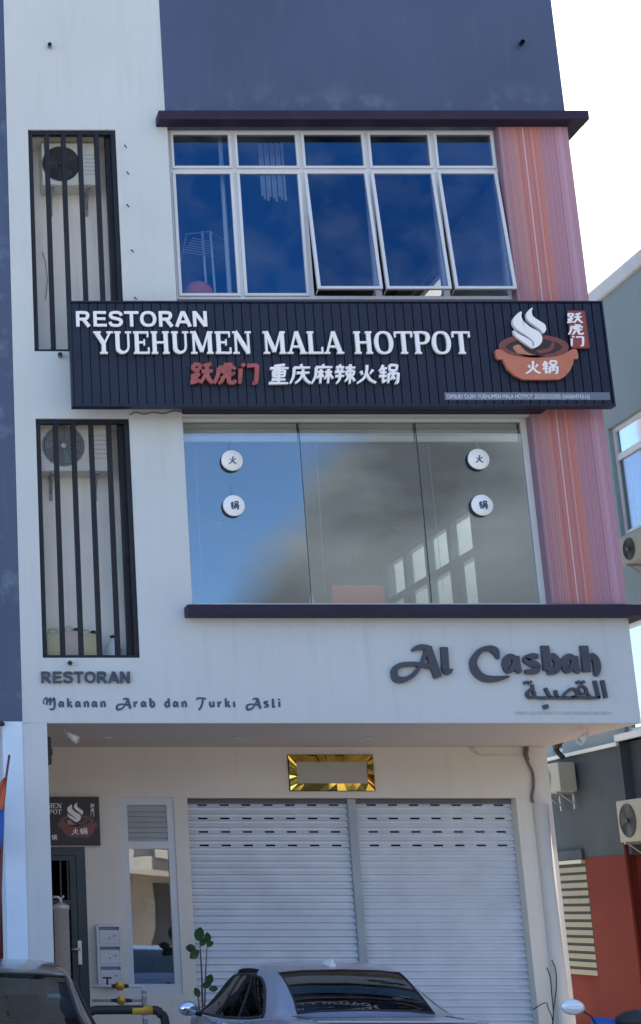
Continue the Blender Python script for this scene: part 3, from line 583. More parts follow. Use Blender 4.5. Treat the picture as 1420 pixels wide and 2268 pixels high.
# things behind the upper glass
b = B(); xa = qx(493, 400, L+.27); tube(b, [(xa, L+.27, Z2C+.25), (xa, L+.27, Z3C)], .028, 10); tag(part('white_pole', b, PIPEW), 'slim white pole standing inside behind the top left pane', 'pole')
CLO = mat('orange_cloth', (.75, .16, .05), .8, var=.15, vscale=8)
b = B(); xa, za = q(441, 655, L+.32); lathe(b, [(.18, -.05), (.17, .07), (.11, .15), (.03, .19), (.001, .19)], (xa, L+.34, za), 'Z', 9); tag(part('orange_bag', b, CLO), 'orange cloth bundle on the sill inside the top left window', 'bag')
t = thing('clothes_rack', 'metal drying rack with two white tubes behind the top left window', 'rack', (qx(462, 600, L+.5), L+.5, Z2C+.25))
b = B()
for dx in (-.02, .08): tube(b, [(dx, 0, .0), (dx-.03, 0, 2.0)], .016, 8)
part('upright', b, PIPEW, t, local=True)
b = B()
for k in range(7): tube(b, [(-.35+k*.02, -.25, 1.62+.03*k), (.30, .2, 1.72+.03*k)], .006, 5)
tube(b, [(-.38, -.25, 1.5), (-.3, -.25, 1.85), (.05, 0, 2.0), (.3, .2, 1.95)], .008, 5); part('arm', b, PIPEG, t, local=True)
b = B(); xa = qx(590, 330, L+.6)
for k in range(9):
    x = xa+k*.035-.1; box(b, x, x+.028, L+.6+.02*(k % 2), L+.61+.02*(k % 2), ZT-.62-.03*(k % 3), ZT+.1)
tag(part('torn_curtain', b, mat('pale_curtain', (.5,.55,.6), .9)), 'pale torn curtain strip hanging behind the second top pane', 'curtain')

# ---- middle floor window: three frameless panes under a rolled blind
YV = L+.13; zt, zb = qz(921, L)-.002, W2[2]
xl, xr_ = W2[0], PIER_X-.006
b = B(); box(b, xl, xr_, YV-.03, YV+.06, qz(936, YV), zt); box(b, xl, xl+.03, YV-.02, YV+.05, zb+.03, qz(936, YV)); box(b, xr_-.065, xr_, YV-.02, YV+.05, zb+.03, qz(936, YV)); box(b, xl, xr_, YV-.02, YV+.05, zb, zb+.03)
WIN2 = part('window', b, mat('cream_frame', (.60,.60,.58), .4, var=.03, dirt=.1), BLD)
js = [xl+.03, qx(661, 945, YV), qx(920, 945, YV), xr_-.065]
for i in range(3):
    w = js[i+1]-js[i]-.008; h = qz(936, YV)-zb-.03
    g = part('pane', box(B(), -w/2, w/2, -.005, .005, 0, h), G_BIG, WIN2); g.location = ((js[i]+js[i+1])/2, YV, zb+.03); g.rotation_euler = (0, 0, (radians(-.5), radians(.35), radians(.1))[i])
for x in js[1:3]: part('glazing_joint', box(B(), x-.004, x+.004, YV-.004, YV+.004, zb+.03, qz(936, YV)), BLK, WIN2)
b = B(); box(b, xl+.035, xr_-.07, YV+.085, YV+.11, qz(945, YV), qz(936, YV)); part('blind_track', b, mat('brown_track', (.16,.13,.10), .6), WIN2)
bl = thing('roller_blind', 'white rolled up blind across the top of the large window', 'blind', ((xl+xr_)/2, YV+.2, qz(985, YV+.2)))
BLM = mat('blind_fabric', (.93,.90,.84), .85, var=.04)
z0, z1 = qz(987, YV+.2), qz(944, YV+.2)
for k, (a, c) in enumerate(((xl+.03, js[1]-.01), (js[1]+.01, js[2]-.01), (js[2]+.01, xr_-.08))):
    b = B()
    for j in range(3):
        zz = z0+(z1-z0)*j/3; box(b, a, c, YV+.05-.012*(j % 2), YV+.08, zz+.003, zz+(z1-z0)/3-.003, .006)
    part('fabric_fold', b, BLM, bl)
for x in (qx(432, 985, YV+.15), qx(700, 985, YV+.15), qx(948, 985, YV+.15)):
    b = B(); tube(b, [(x, YV+.15, z0), (x+random.uniform(-.04, .04), YV+.15, zb+.2)], .003, 5); part('cord', b, PIPEW, bl)
# round hanging signs with characters
def disc(px, py, ch, lab):
    x, z = q(px, py, YV-.05)
    t = thing('round_sign', lab, 'sign', (x, YV-.05, z), 'round white window signs')
    part('disc', lathe(B(), [(.001, -.012), (.117, -.012), (.122, -.008), (.122, .008), (.117, .012), (.001, .012)], (0, 0, 0), 'Y', 32), mat('white_disc', (.88,.9,.9), .35), t, local=True)
    P = Plate(x-.05, z-.05, .010, .010, YV-.05-.0125, .002, .12); b_ = B(); glyph(b_, P, HAN[ch], bold=.2); part('character', b_, PRINT, t)
    b_ = B(); tube(b_, [(0, 0, .11), (0, 0, .25)], .002, 4); part('string', b_, PIPEG, t, local=True)
disc(514, 1020, '火', 'white disc with the fire character hanging in the left pane, upper of two')
disc(518, 1120, '锅', 'white disc with the pot character hanging in the left pane, lower of two')
disc(1060, 1017, '火', 'white disc with the fire character hanging in the right pane, upper of two')
disc(1068, 1119, '锅', 'white disc with the pot character hanging in the right pane, lower of two')
# room behind: side windows, lamps, bench
SIDE = part('side_window', B(), FRAME, BLD)
b = B(); ys = [SW2[0]+(SW2[1]-SW2[0])*i/4 for i in range(5)]; X0, X1 = XR-.16, XR-.06
for i, y in enumerate(ys): box(b, X0, X1, y-(.0 if i == 0 else .07), y+(.07 if i < 4 else 0), SW2[2], SW2[3])
box(b, X0+.001, X1-.001, SW2[0], SW2[1], 6.58, 6.70); box(b, X0+.001, X1-.001, SW2[0], SW2[1], SW2[3]-.06, SW2[3]); box(b, X0+.001, X1-.001, SW2[0], SW2[1], SW2[2], SW2[2]+.06)
bmf = bmesh.new(); SIDE.data.clear_geometry(); b.to_mesh(SIDE.data); b.free()
SIDE.data.materials.clear(); SIDE.data.materials.append(FRAME)
for i in range(4):
    for z0, z1 in ((SW2[2]+.06, 6.58), (6.70, SW2[3]-.06)):
        part('pane', box(B(), X0+.04, X0+.05, ys[i]+.07, ys[i+1]-.07, z0, z1), G_PLAIN, SIDE)
CUR = mat('blue_curtain', (.25,.36,.46), .9, var=.1)
for i, y in enumerate((20.75, 22.7)):
    b = B()
    for k in range(6): tube(b, [(XR-.3+.02*(k % 2), y+k*.055, 4.2), (XR-.3, y+k*.055, 6.5)], .035, 6)
    tag(part('curtain', b, CUR), ('blue curtain gathered at the near end of the side window', 'blue curtain gathered halfway along the side window')[i], 'curtain', 'blue curtains inside the middle floor')
SW3b = part('side_window', wall_x(B(), SW3[0]+.01, SW3[1]-.01, SW3[2]+.01, SW3[3]-.01, XR-.15, XR-.08, [(SW3[0]+.08, SW3[0]+1.7, SW3[2]+.1, SW3[3]-.1), (SW3[0]+1.8, SW3[1]-.1, SW3[2]+.1, SW3[3]-.1)]), FRAME, BLD)
part('pane', box(B(), XR-.12, XR-.11, SW3[0]+.08, SW3[1]-.1, SW3[2]+.1, SW3[3]-.1), G_UP, SW3b)
labs = ['pale round ceiling lamp seen through the left pane', 'pale round ceiling lamp seen through the middle pane', 'pale round ceiling lamp low in the middle pane']
for (px, py), lb in zip(((466, 1168), (897, 1168), (757, 1259)), labs):
    u = (px-CX)/FPX; v = (CY-py)/FPX; t_ = (Z2C-.12-EYE)/(sin(PITCH)+v*cos(PITCH)); x, y = t_*u, t_*(cos(PITCH)-v*sin(PITCH))
    t = thing('ceiling_lamp', lb, 'lamp', (x, y, Z2C-.12), 'unlit ceiling lamps of the middle floor')
    part('shade', lathe(B(), [(.17, 0), (.18, .02), (.12, .07), (.03, .09), (.03, .119), (.001, .119)], (0, 0, 0), 'Z', 24), mat('lamp_white', (.8,.8,.78), .4), t, local=True)
SEAT = mat('coral_vinyl', (.80, .10, .06), .5, var=.04)
x0, z1 = q(731, 1296, L+.55); x1, _ = q(849, 1296, L+.55)
t = thing('bench_seat', 'coral red padded bench back just inside the large window', 'bench', ((x0+x1)/2, L+.6, ZS+.12))
part('backrest', box(B(), x0, x1, L+.5, L+.58, z1-.55, z1, .035), SEAT, t, smooth=False)
part('seat', box(B(), x0, x1, L+.59, L+1.0, z1-.75, z1-.62, .03), SEAT, t)
for s_ in (0, 1):
    for yy in (L+.54, L+.95): part('leg', tube(B(), [((x0+.05, x1-.05)[s_], yy, ZS+.12), ((x0+.05, x1-.05)[s_], yy, z1-.7)], .018, 8), STEEL, t)
t = thing('glass_bottle', 'small clear bottle on the sill inside the large window', 'bottle', (qx(693, 1330, L+.3), L+.34, zb+.03))
part('body', lathe(B(), [(.028, 0), (.03, .08), (.012, .13), (.012, .17), (.001, .17)]), mat('pale_bottle', (.5,.58,.58), .15), t, local=True)

# ---- conduit and small fittings on the white wall
WP = mat('grey_spout', (.22,.25,.28), .5)
for px, py, lb in ((110, 104, 'short grey spout high on the white wall'), (1153, 98, 'short dark spout on the slate blue wall'), (133, 788, 'short grey spout beneath the top bar screen'), (155, 1468, 'short grey spout beneath the lower bar screen')):
    x, z = q(px, py, L)
    b = B(); tube(b, [(x, L-.001, z), (x-.01, L-.09, z-.015)], .026, 12, False); tube(b, [(x-.01, L-.09, z-.015), (x, L-.001, z)], .019, 12, False); bmesh.ops.recalc_face_normals(b, faces=b.faces)
    tag(part('drain_spout', b, WP if px != 1153 else BAR), lb, 'spout', 'drain spouts in the front wall')
for i, (px, py, wh) in enumerate(((279, 327, 'topmost of four, beside the upper recess'), (284, 386, 'second from the top, beside the upper recess'), (284, 458, 'third from the top, beside the upper recess'), (294, 558, 'fourth from the top, beside the upper recess'), (301, 663, 'just over the word RESTORAN on the sign'))):
    x, z = q(px, py, L); b = B(); tube(b, [(x-.02, L-.05, z+.004), (x+.01, L, z)], .006, 6); tube(b, [(x-.025, L-.05, z), (x-.018, L-.056, z)], .011, 6)
    tag(part('wall_bolt', b, BLK), 'small dark bolt in the white wall, '+wh.replace('of four', 'of five'), 'bolt', 'bolts left in the white wall')
b = B(); pts = []
for i, (px, py) in enumerate(((288, 920), (300, 914), (318, 918), (340, 914), (362, 917), (385, 911), (402, 913))):
    x, z = q(px, py, L); pts.append((x, L-.015, z))
tube(b, [p for p in cat([tuple(p) for p in pts], 4)], .008, 6); tag(part('loose_cable', b, CABLE), 'brown cable strung between the bar screen and the lintel ledge', 'cable')

# ================================================================== the black sign
YS = L-.34                                   # back of the slats
sx0, sz1 = q(155.5, 673, YS); sz0 = qz(897, YS); sx1 = qx(1341, 780, YS)
SG = thing('sign_board', 'long black slatted restaurant sign with white, red letters and a red hotpot emblem', 'sign', ((sx0+sx1)/2, YS, sz0))
part('back_panel', box(B(), sx0, sx1, YS, YS+.06, sz0, sz1), BLACKSL, SG)
b = B(); box(b, sx0-.02, sx1+.02, YS-.045, YS+.07, sz0-.03, sz0-.001, .004); box(b, sx0-.02, sx1+.02, YS-.045, YS+.07, sz1+.001, sz1+.02, .004); box(b, sx0-.02, sx0-.001, YS-.04, YS+.068, sz0, sz1); box(b, sx1+.001, sx1+.02, YS-.04, YS+.068, sz0, sz1)
part('rim', b, BLACKSL, SG)
NS = 59; pw = (sx1-sx0)/NS; first = None
for i in range(NS):
    if first is None:
        b = B(); box(b, .004, pw-.006, -.026, -.0005, .002, sz1-sz0-.002, .005); first = part('slat', b, BLACKSL, SG); first.location = Vector((sx0, YS, sz0))-OFF[SG.name]
    else: sub('slat', first, SG, (sx0+i*pw, YS, sz0))
for px in (415, 640, 818, 1000, 1190):
    x = qx(px, 905, YS)
    for za_ in (sz0+.06, sz1-.15): part('bracket', box(B(), x-.02, x+.02, YS+.061, L-.002, za_, za_+.04), BAR, SG)
YF = YS-.055                                 # letters float on studs just off the slats
def word(text, font, px0, px1, pyb, pyt, m, parent, y, th, bold=0., name='letter', pos=None):
    """letters between two sight lines; each one a part"""
    tot = sum(font[c][0] if c != ' ' else 5. for c in text)
    x0, z0 = q(px0, pyb, y-th); x1, _ = q(px1, pyb, y-th); z1 = qz(pyt, y-th)
    sx = (x1-x0)/tot; sz = (z1-z0)/10; cur = 0
    for c in text:
        if c == ' ': cur += 5.; continue
        P = Plate(x0+cur*sx, z0, sx, sz, y, th); b_ = B(); glyph(b_, P, font[c][1], bold=bold); part(name, b_, m, parent); cur += font[c][0]
word('RESTORAN', SANS, 166, 463, 723, 689, SIGNW, SG, YF+.015, .02)
word('YUEHUMEN MALA HOTPOT', SERIF, 209, 1046, 783, 734, SIGNW, SG, YF, .03, .12)
def han(chars, px0, px1, pyb, pyt, m, parent, y, th, bold=0., shear=.12, vert=False, gap=1.):
    x0, z0 = q(px0, pyb, y-th); x1, _ = q(px1, pyb, y-th); z1 = qz(pyt, y-th); n = len(chars)
    for i, c in enumerate(chars):
        if vert: P = Plate(x0, z1-(z1-z0)*(i+1)/n+.004, (x1-x0)/11, (z1-z0)/n/10.6, y, th, shear)
        else: P = Plate(x0+(x1-x0)*i/n, z0, (x1-x0)/n/10.3, (z1-z0)/10, y, th, shear)
        b_ = B(); glyph(b_, P, HAN[c], bold=bold); part('character', b_, m, parent)
han('跃虎门', 421, 576, 851, 803, mat('sign_faded_red', (.34,.085,.075), .5, var=.2, vscale=9), SG, YF, .035, .65)
han('重庆麻辣火锅', 593, 886, 851, 806, SIGNW, SG, YF, .03, .05)
b = B(); x0, z0 = q(986, 886, YS-.035); x1, z1 = q(1343, 869, YS-.035); box(b, x0, sx1-.03, YS-.036, YS-.026, z0, z1); part('name_strip', b, mat('strip_grey', (.14,.16,.22), .5), SG)
small_text('DIMILIKI OLEH: YUEHUMEN MALA HOTPOT 202303322505 (SA0604743-U)', x0+.02, z0+.018, YS-.0375, .072, mat('strip_print', (.75,.77,.8), .6), SG, sx=(sx1-x0-.08)/2.62)
# emblem (drawn in a 1420 x 1079 grid over the hotpot)
def emblem(ox, oz, sc, y, th, parent, cb=None, ch=None, ax=1.):
    cb = cb or SIGNR2; ch = ch or SIGNR2
    P = Plate(ox, oz, sc*ax, -sc, y, th)
    def mk(name, m, pts, k=0, smooth=4, dth=0.):
        P2 = Plate(ox, oz, sc*ax, -sc, y, th+dth); b_ = B(); poly(b_, P2, pts, k, smooth); return part(name, b_, m, parent)
    # rim ring
    ring = B(); P2 = Plate(ox, oz, sc*ax, -sc, y, th*.55); n = 48
    o_ = [(595+452*cos(2*pi*i/n), 556+150*sin(2*pi*i/n), 0) for i in range(n)]
    pts = [(595+405*cos(2*pi*i/n), 558+130*sin(2*pi*i/n), 90-38*abs(sin(2*pi*i/n))) for i in range(n)]
    ribbon(ring, P2, pts, 0, True); part('pot_rim', ring, SIGNDR, parent)
    mk('pot_inside', SIGNK, [(595+375*cos(2*pi*i/n), 560+112*sin(2*pi*i/n)) for i in range(n)], 0, 0, -th*.6)
    mk('soup_swirl', SIGNBR, [(325,560),(400,528),(440,560),(500,620),(600,660),(730,668),(600,690),(480,680),(380,640)], 0, 4, -th*.45)
    mk('soup_swirl', SIGNDR, [(625,600),(720,590),(800,555),(835,490),(865,520),(830,590),(740,630),(650,635)], 1, 4, -th*.45)
    body = [(160,600),(230,650),(330,682),(460,700),(600,706),(740,700),(860,684),(970,650),(1055,600),(1072,700),(1060,770),(1010,860),(930,940),(860,972),(600,975),(400,972),(300,925),(215,840),(172,740)]
    mk('pot_body', cb, body, 0, 0, th*.4)
    mk('pot_handle', ch, [(84,612),(110,596),(150,596),(166,610),(170,720),(110,722),(88,690)], 0, 0, th*.3)
    mk('pot_handle', ch, [(1050,602),(1110,590),(1130,608),(1138,690),(1120,718),(1074,716)], 0, 0, th*.3)
    mk('steam', SIGNW, [(472,124),(415,150),(355,215),(347,280),(395,352),(490,420),(560,480),(580,535),(566,586),(655,545),(697,470),(670,385),(560,318),(490,250),(462,190)], 0, 4, th*.7)
    mk('steam', SIGNW, [(343,358),(362,430),(440,500),(562,584),(578,545),(545,490),(470,440),(390,395)], 0, 4, th*.6)
    mk('steam', SIGNW, [(622,72),(560,110),(525,170),(545,235),(630,305),(690,355),(720,397),(760,350),(750,285),(680,235),(615,185),(603,125)], 0, 4, th*.65)
    for i, c in enumerate('火锅'):
        Pc = Plate(ox+(425+i*215)*sc*ax, oz-912*sc, 21*sc*ax, 17.5*sc, y-th*1.4, .004, .1); b_ = B(); glyph(b_, Pc, HAN[c], bold=.15); part('character', b_, SIGNW, parent)
k = 1/5.68
exl, ezt = q(1070, 670, YF-.03); exr, _ = q(1320, 670, YF-.03); _, ezb = q(1070, 860, YF-.03)
EM_SC = (ezt-ezb)/1079
emblem(exl+.002, ezt, EM_SC, YF, .03, SG, ax=.925)
x0, z1 = q(1259, 690, YF-.03); x1, z0 = q(1305, 770, YF-.03)
b = B(); box(b, x0-.012, x1+.012, YF-.035, YF, z0-.01, z1+.015, .02); part('name_plate', b, mat('plate_dark_red', (.27,.05,.045), .45), SG)
han('跃虎门', 1262, 1300, 768, 692, SIGNW, SG, YF-.036, .004, .25, .08, True)

# ================================================================== lettering on the white fascia
F1 = thing('fascia_letters', 'navy raised capitals RESTORAN on white wall beneath the lower bar screen', 'lettering', (qx(92, 1512, L), L, qz(1512, L)))
word('RESTORAN', SANS, 90, 291, 1512, 1487, NAVY, F1, L-.001, .035)
def fancy(text, px0, px1, pyb, pyt, m, parent, y, th, bold=0., sp=5., track=0.):
    tot = sum((FANCY[c][0]+track) if c != ' ' else sp for c in text); x0, z0 = q(px0, pyb, y); x1, _ = q(px1, pyb, y); z1 = qz(pyt, y); sx = (x1-x0)/tot; sz = (z1-z0)/10; cur = 0
    for c in text:
        if c == ' ': cur += sp; continue
        P = Plate(x0+cur*sx, z0, sx, sz, y, th); b_ = B(); glyph(b_, P, FANCY[c][1], bold=bold); part('letter', b_, m, parent); cur += FANCY[c][0]+track
F2 = thing('fascia_script', 'flat steel blue script reading Makanan Arab dan Turki Asli', 'lettering', (qx(98, 1570, L), L, qz(1570, L)))
fancy('Makanan Arab dan Turki Aslj', 97, 628, 1573, 1547, PRINT, F2, L-.001, .004, .4, 7., 1.9)
F3 = thing('fascia_name', 'large navy raised script reading Al Casbah with Arabic beneath', 'lettering', (qx(863, 1510, L), L, qz(1510, L)))
fancy('Al', 863, 1008, 1511, 1433, NAVY, F3, L-.001, .05, .12)
fancy('C', 1041, 1120, 1511, 1433, NAVY, F3, L-.001, .05, .1)
fancy('asbah', 1114, 1331, 1511, 1433, NAVY, F3, L-.001, .05, .35)
x0, z0 = q(1163, 1549, L); x1, z1 = q(1338, 1507, L); P = Plate(x0, z0, (x1-x0)/41.5, (z1-z0)/9.9, L-.001, .04)
AR = [[('L', [(40,9.8),(40.8,.6)], 1.7)], [('L', [(36,9.6),(37.2,.4)], 1.7)],
      [('C', [(37.6,.9,1.3),(33,.6,1.5),(28,.7,1.5),(20,.6,1.6),(12,.7,1.6),(7,.6,1.5),(4.6,1.0,1.4)], 1)],
      [('O', [(29.3,6.8,1.2),(31.2,5.2,1.3),(30.6,3.0,1.2),(28.4,2.8,1.2),(27.2,4.4,1.2),(27.8,6.2,1.1)], 1), ('C', [(31,4.6,1.3),(32,2.4,1.3),(33,.8,1.2)], 1)],
      [('C', [(18.6,1,1.0),(21,3.6,1.3),(24,5.4,1.3),(26.2,4.2,1.3),(25.8,2,1.2),(23,.9,1.1)], 1)],
      [('L', [(15.4,4.6),(16,.9)], 1.5)], [('L', [(10.4,5.8),(12.2,1)], 1.6)],
      [('O', [(3.4,5.0,1.4),(4.6,3.0,1.3),(4,1.0,1.3),(1.6,.9,1.5),(.8,2.6,1.6),(1.8,4.2,1.4)], 1), ('L', [(3.9,7.6),(4.4,.8)], 1.3)],
      [('L', [(-.2,8.2),(1.5,9.0)], 1.5)], [('L', [(2,8.4),(3.8,9.1)], 1.5)], [('L', [(26.6,8.4),(28.3,9.2)], 1.5)], [('L', [(29,8.4),(30.8,9.2)], 1.5)], [('L', [(8.4,-4.3),(10.8,-3.6)], 2.2)]]
for g in AR: b = B(); glyph(b, P, g); part('letter', b, NAVY, F3)
F4 = thing('owner_line', 'faint grey one line owner notice under the Arabic lettering', 'lettering', (qx(1140, 1583, L), L, qz(1583, L)))
x0, z0 = q(1141, 1583, L); small_text('DIMILIKI OLEH: RESTORAN THE CASBAH 202303248302 (003503806-H)', x0, z0, L-.0025, .05, GREYP, F4, sx=(qx(1391, 1583, L)-x0)/1.80)

# ================================================================== shopfront under the soffit
YG = L2
D1 = (qx(60, 1880, YG), qx(188, 1880, YG), .12, qz(1876, YG))
WN = (qx(266, 1772, YG), qx(384, 1772, YG), qz(2203, YG), qz(1766, YG))
SH = (qx(415, 1775, YG), qx(1142, 1775, YG), .12, qz(1767, YG))
part('shopfront_wall', wall_y(B(), XL+.1, XR-.002, .1, ZS-.005, YG, YG+.2, [D1, WN, SH]), WHITE2, BLD)
part('shopfront_side_wall', box(B(), XR-.2, XR-.003, YG+.201, 29.69, .1, ZS-.001), WHITE, BLD)
part('shop_back_wall', box(B(), XL+.13, XR-.21, 22.5, 22.6, .1, ZS-.006), DARKROOM, BLD)
b = B(); box(b, SH[1]-.002, XR-.45, YG-.02, YG-.001, .12, SH[3]+.0); 
part('shutter_trim', box(B(), SH[1]+.0, SH[1]+.14, YG-.015, YG-.001, .12, SH[3]-.01), WHITE2, BLD); b.free()
# conduit boxing on the right pier and the hanging cable
xb = qx(1195, 1790, YG); zb_ = qz(1782, YG)
b = B(); prof = [(-.085, 0), (-.08, -.06), (-.04, -.10), (.04, -.10), (.08, -.06), (.085, 0)]
for z in (.12, zb_): pass
vs0 = [b.verts.new((xb+x, YG-.001+y, .12)) for x, y in prof]; vs1 = [b.verts.new((xb+x, YG-.001+y, zb_)) for x, y in prof]
for i in range(5): b.faces.new((vs0[i], vs0[i+1], vs1[i+1], vs1[i])).smooth = True
b.faces.new(vs1); part('pipe_boxing', b, WHITE2, BLD)
def qpts(lst, Y): return [(q(a, c, Y)[0], Y, q(a, c, Y)[1]) for a, c in lst]
b = B(); p = qpts([(1163, 1655), (1163, 1672), (1170, 1690), (1180, 1712), (1182, 1740), (1178, 1765), (1181, 1778)], YG-.03); tube(b, cat([tuple(x) for x in p], 5), .017, 8); tube(b, [tuple(x) for x in qpts([(1168, 1652), (1166, 1670), (1169, 1684)], YG-.06)], .022, 8)
tag(part('hanging_cable', b, CABLE), 'thick brown cable sagging from the soffit to the right pier boxing', 'cable')
b = B(); p = qpts([(1042, 1655), (1052, 1668), (1062, 1673)], YG-.02); tube(b, p, .014, 6); p = qpts([(1060, 1673), (1165, 1673)], YG-.012); tube(b, p, .006, 6)
tag(part('surface_conduit', b, WHITE2), 'thin conduit run along the wall top towards the hanging cable', 'conduit')
# shutters
YSH = YG+.15; PI = .0812; nrow = int((SH[3]-.17)/PI)
prof = [(.026, 0), (.004, -.004), (-.014, -.036), (-.015, -.041), (.018, -.050), (.026, -.060), (.026, -.0805)]
def slat_mesh(w, slots):
    b_ = B(); xs = [0]; hole = []
    if slots:
        n = 7; pit = w/7.35; x = pit*.55
        for k in range(n): xs += [x, x+.115]; hole.append(len(xs)-2); x += pit
    xs.append(w)
    rows = [[b_.verts.new((x, y, z)) for x in xs] for y, z in prof]
    for i in range(len(prof)-1):
        for j in range(len(xs)-1):
            if slots and i == 1 and j in hole:
                # rounded slot: narrow strips above and below the opening
                a, c, d, e = rows[i][j], rows[i][j+1], rows[i+1][j+1], rows[i+1][j]
                m1 = [b_.verts.new(v.co.lerp(w_.co, f)) for v, w_, f in ((a, e, .25), (c, d, .25), (a, e, .92), (c, d, .92))]
                b_.faces.new((a, c, m1[1], m1[0])); b_.faces.new((m1[2], m1[3], d, e)); continue
            b_.faces.new((rows[i][j], rows[i][j+1], rows[i+1][j+1], rows[i+1][j]))
    return b_
xm0, xm1 = qx(769, 1790, YSH-.02), qx(787, 1790, YSH-.02)
def shutter(x0, x1, lab):
    t = thing('roller_shutter', lab, 'roller shutter', ((x0+x1)/2, YSH, .12), 'closed shop shutters')
    part('header', box(B(), x0, x1, YSH-.02, YSH+.02, SH[3]-.055, SH[3]-.002), mat('shutter_header', (.12,.12,.13), .6), t)
    plain = slot = None; z = SH[3]-.056; w = x1-x0
    for i in range(nrow):
        s_ = i in (0, 2, 4, 6)
        src = slot if s_ else plain
        if src is None:
            o = part('slat', slat_mesh(w, s_), SHUT, t); o.location = Vector((x0, YSH, z))-OFF[t.name]
            if s_: slot = o
            else: plain = o
        else: sub('slat', src, t, (x0, YSH+random.uniform(-.0012, .0012), z))
        z -= PI
    part('bottom_bar', box(B(), x0, x1, YSH-.02, YSH+.02, .12, z+.0), SHUTF, t)
shutter(SH[0]+.003, xm0-.001, 'grey ribbed roller shutter left of the shutter post')
shutter(xm1+.001, SH[1]-.003, 'grey ribbed roller shutter right of the shutter post')
tag(part('shutter_post', box(B(), xm0, xm1, YSH-.055, YSH+.03, .12, SH[3]-.003, .006), SHUTF), 'grey steel post between the two closed roller shutters', 'post')
# gold mirror frame
x0, z1 = q(639, 1672, YG-.04); x1, z0 = q(832, 1751, YG-.04)
t = thing('gold_frame_panel', 'blank beige panel in a faceted gold mirror frame above the shutters', 'framed panel', ((x0+x1)/2, YG, z0))
w = .085; o_ = [(x0, z0), (x1, z0), (x1, z1), (x0, z1)]; n_ = [(x0+w, z0+w), (x1-w, z0+w), (x1-w, z1-w), (x0+w, z1-w)]
for i in range(4):
    j = (i+1) % 4; b = B(); nseg = 9
    for s_ in range(nseg):
        f0, f1 = s_/nseg, (s_+1)/nseg
        def lp(a, c, f): return (a[0]+(c[0]-a[0])*f, a[1]+(c[1]-a[1])*f)
        A, C, Dd, E_ = lp(o_[i], o_[j], f0), lp(o_[i], o_[j], f1), lp(n_[i], n_[j], f1), lp(n_[i], n_[j], f0)
        dy = [random.uniform(-.013, .013) for _ in range(4)]
        b.faces.new([b.verts.new((A[0], YG-.025+dy[0], A[1])), b.verts.new((C[0], YG-.025+dy[1], C[1])), b.verts.new((Dd[0], YG-.055+dy[2], Dd[1])), b.verts.new((E_[0], YG-.055+dy[3], E_[1]))])
    part('frame_side', b, GOLD, t)
b = B(); box(b, x0-.006, x1+.006, YG-.018, YG-.001, z0-.006, z1+.006); part('backing', b, BAR, t)
b = B(); box(b, x0+w, x1-w, YG-.05, YG-.02, z0+w, z1-w); part('panel', b, mat('beige_panel', (.42,.40,.34), .35, var=.06, vscale=3), t)
# narrow window: louvres over glass
x0, x1, z0, z1 = WN; YN = YG+.05
b = B(); fwid = .085
zmid0, zmid1 = qz(1880, YN), qz(1864, YN)
box(b, x0, x1, YN-.03, YN+.05, z1-.09, z1); box(b, x0, x1, YN-.03, YN+.05, z0, z0+.12); box(b, x0, x0+fwid, YN-.029, YN+.049, z0+.12, z1-.09); box(b, x1-fwid, x1, YN-.029, YN+.049, z0+.12, z1-.09); box(b, x0+fwid, x1-fwid, YN-.028, YN+.048, zmid0, zmid1)
wn_t = thing('shop_window', 'tall narrow white framed window with louvres above a glass pane', 'window', ((x0+x1)/2, YG, z0))
part('frame', b, FRAME, wn_t)
nl = 7; zz0, zz1 = zmid1, z1-.09; first = None
for i in range(nl):
    zc = zz0+(zz1-zz0)*(i+.5)/nl
    b = B(); box(b, -(x1-x0)/2+fwid, (x1-x0)/2-fwid, -.003, .003, -.050, .050); o = part('louvre_blade', b, G_LOW if False else mat('frosted_louvre', (.42,.46,.48), .25), wn_t) if first is None else sub('louvre_blade', first, wn_t)
    o.location = Vector(((x0+x1)/2, YN, zc))-OFF[wn_t.name]; o.rotation_euler = (radians(-24), 0, 0); first = first or o
part('pane', box(B(), x0+fwid, x1-fwid, YN, YN+.006, z0+.12, zmid0), G_LOW, wn_t)
b = B()
for (a, c, d, e) in ((330, 1905, 348, 1925), (322, 1990, 345, 2020), (325, 2088, 352, 2120)):
    xa, za = q(a, c, YN+.02); xc, zc = q(d, e, YN+.02); box(b, xa, xc, YN+.01, YN+.012, zc, za)
part('paper_notice', b, mat('paper', (.65,.66,.62), .8), wn_t)
# door with grille
x0, x1, z0, z1 = D1
DOORP = mat('dark_teal_steel', (.030,.050,.065), .45, var=.1)
dr = thing('grille_door', 'dark steel grille door below the small restaurant sign', 'door', ((x0+x1)/2, YG, .12))
b = B(); box(b, x1-.11, x1-.002, YG+.01, YG+.10, z0, z1-.002); box(b, x0, x1-.11, YG+.01, YG+.10, z1-.10, z1-.002); part('frame', b, DOORP, dr)
zmid = qz(1997, YG)
b = B(); box(b, x1-.19, x1-.115, YG+.02, YG+.07, z0, z1-.105); box(b, x0, x1-.19, YG+.02, YG+.07, z1-.16, z1-.105); box(b, x0, x1-.19, YG+.021, YG+.069, zmid-.03, zmid+.02); part('leaf', b, DOORP, dr)
f = None
for px in (125, 141, 156):
    xx = qx(px+8, 1900, YG+.04); b = B()
    if f is None: f = part('grille_bar', box(B(), -.009, .009, YG+.03, YG+.05, zmid+.021, z1-.161), DOORP, dr); f.location = Vector((xx, 0, 0))-OFF[dr.name]
    else: sub('grille_bar', f, dr, (xx, 0, 0))
    b.free()
f = None; z = zmid-.1
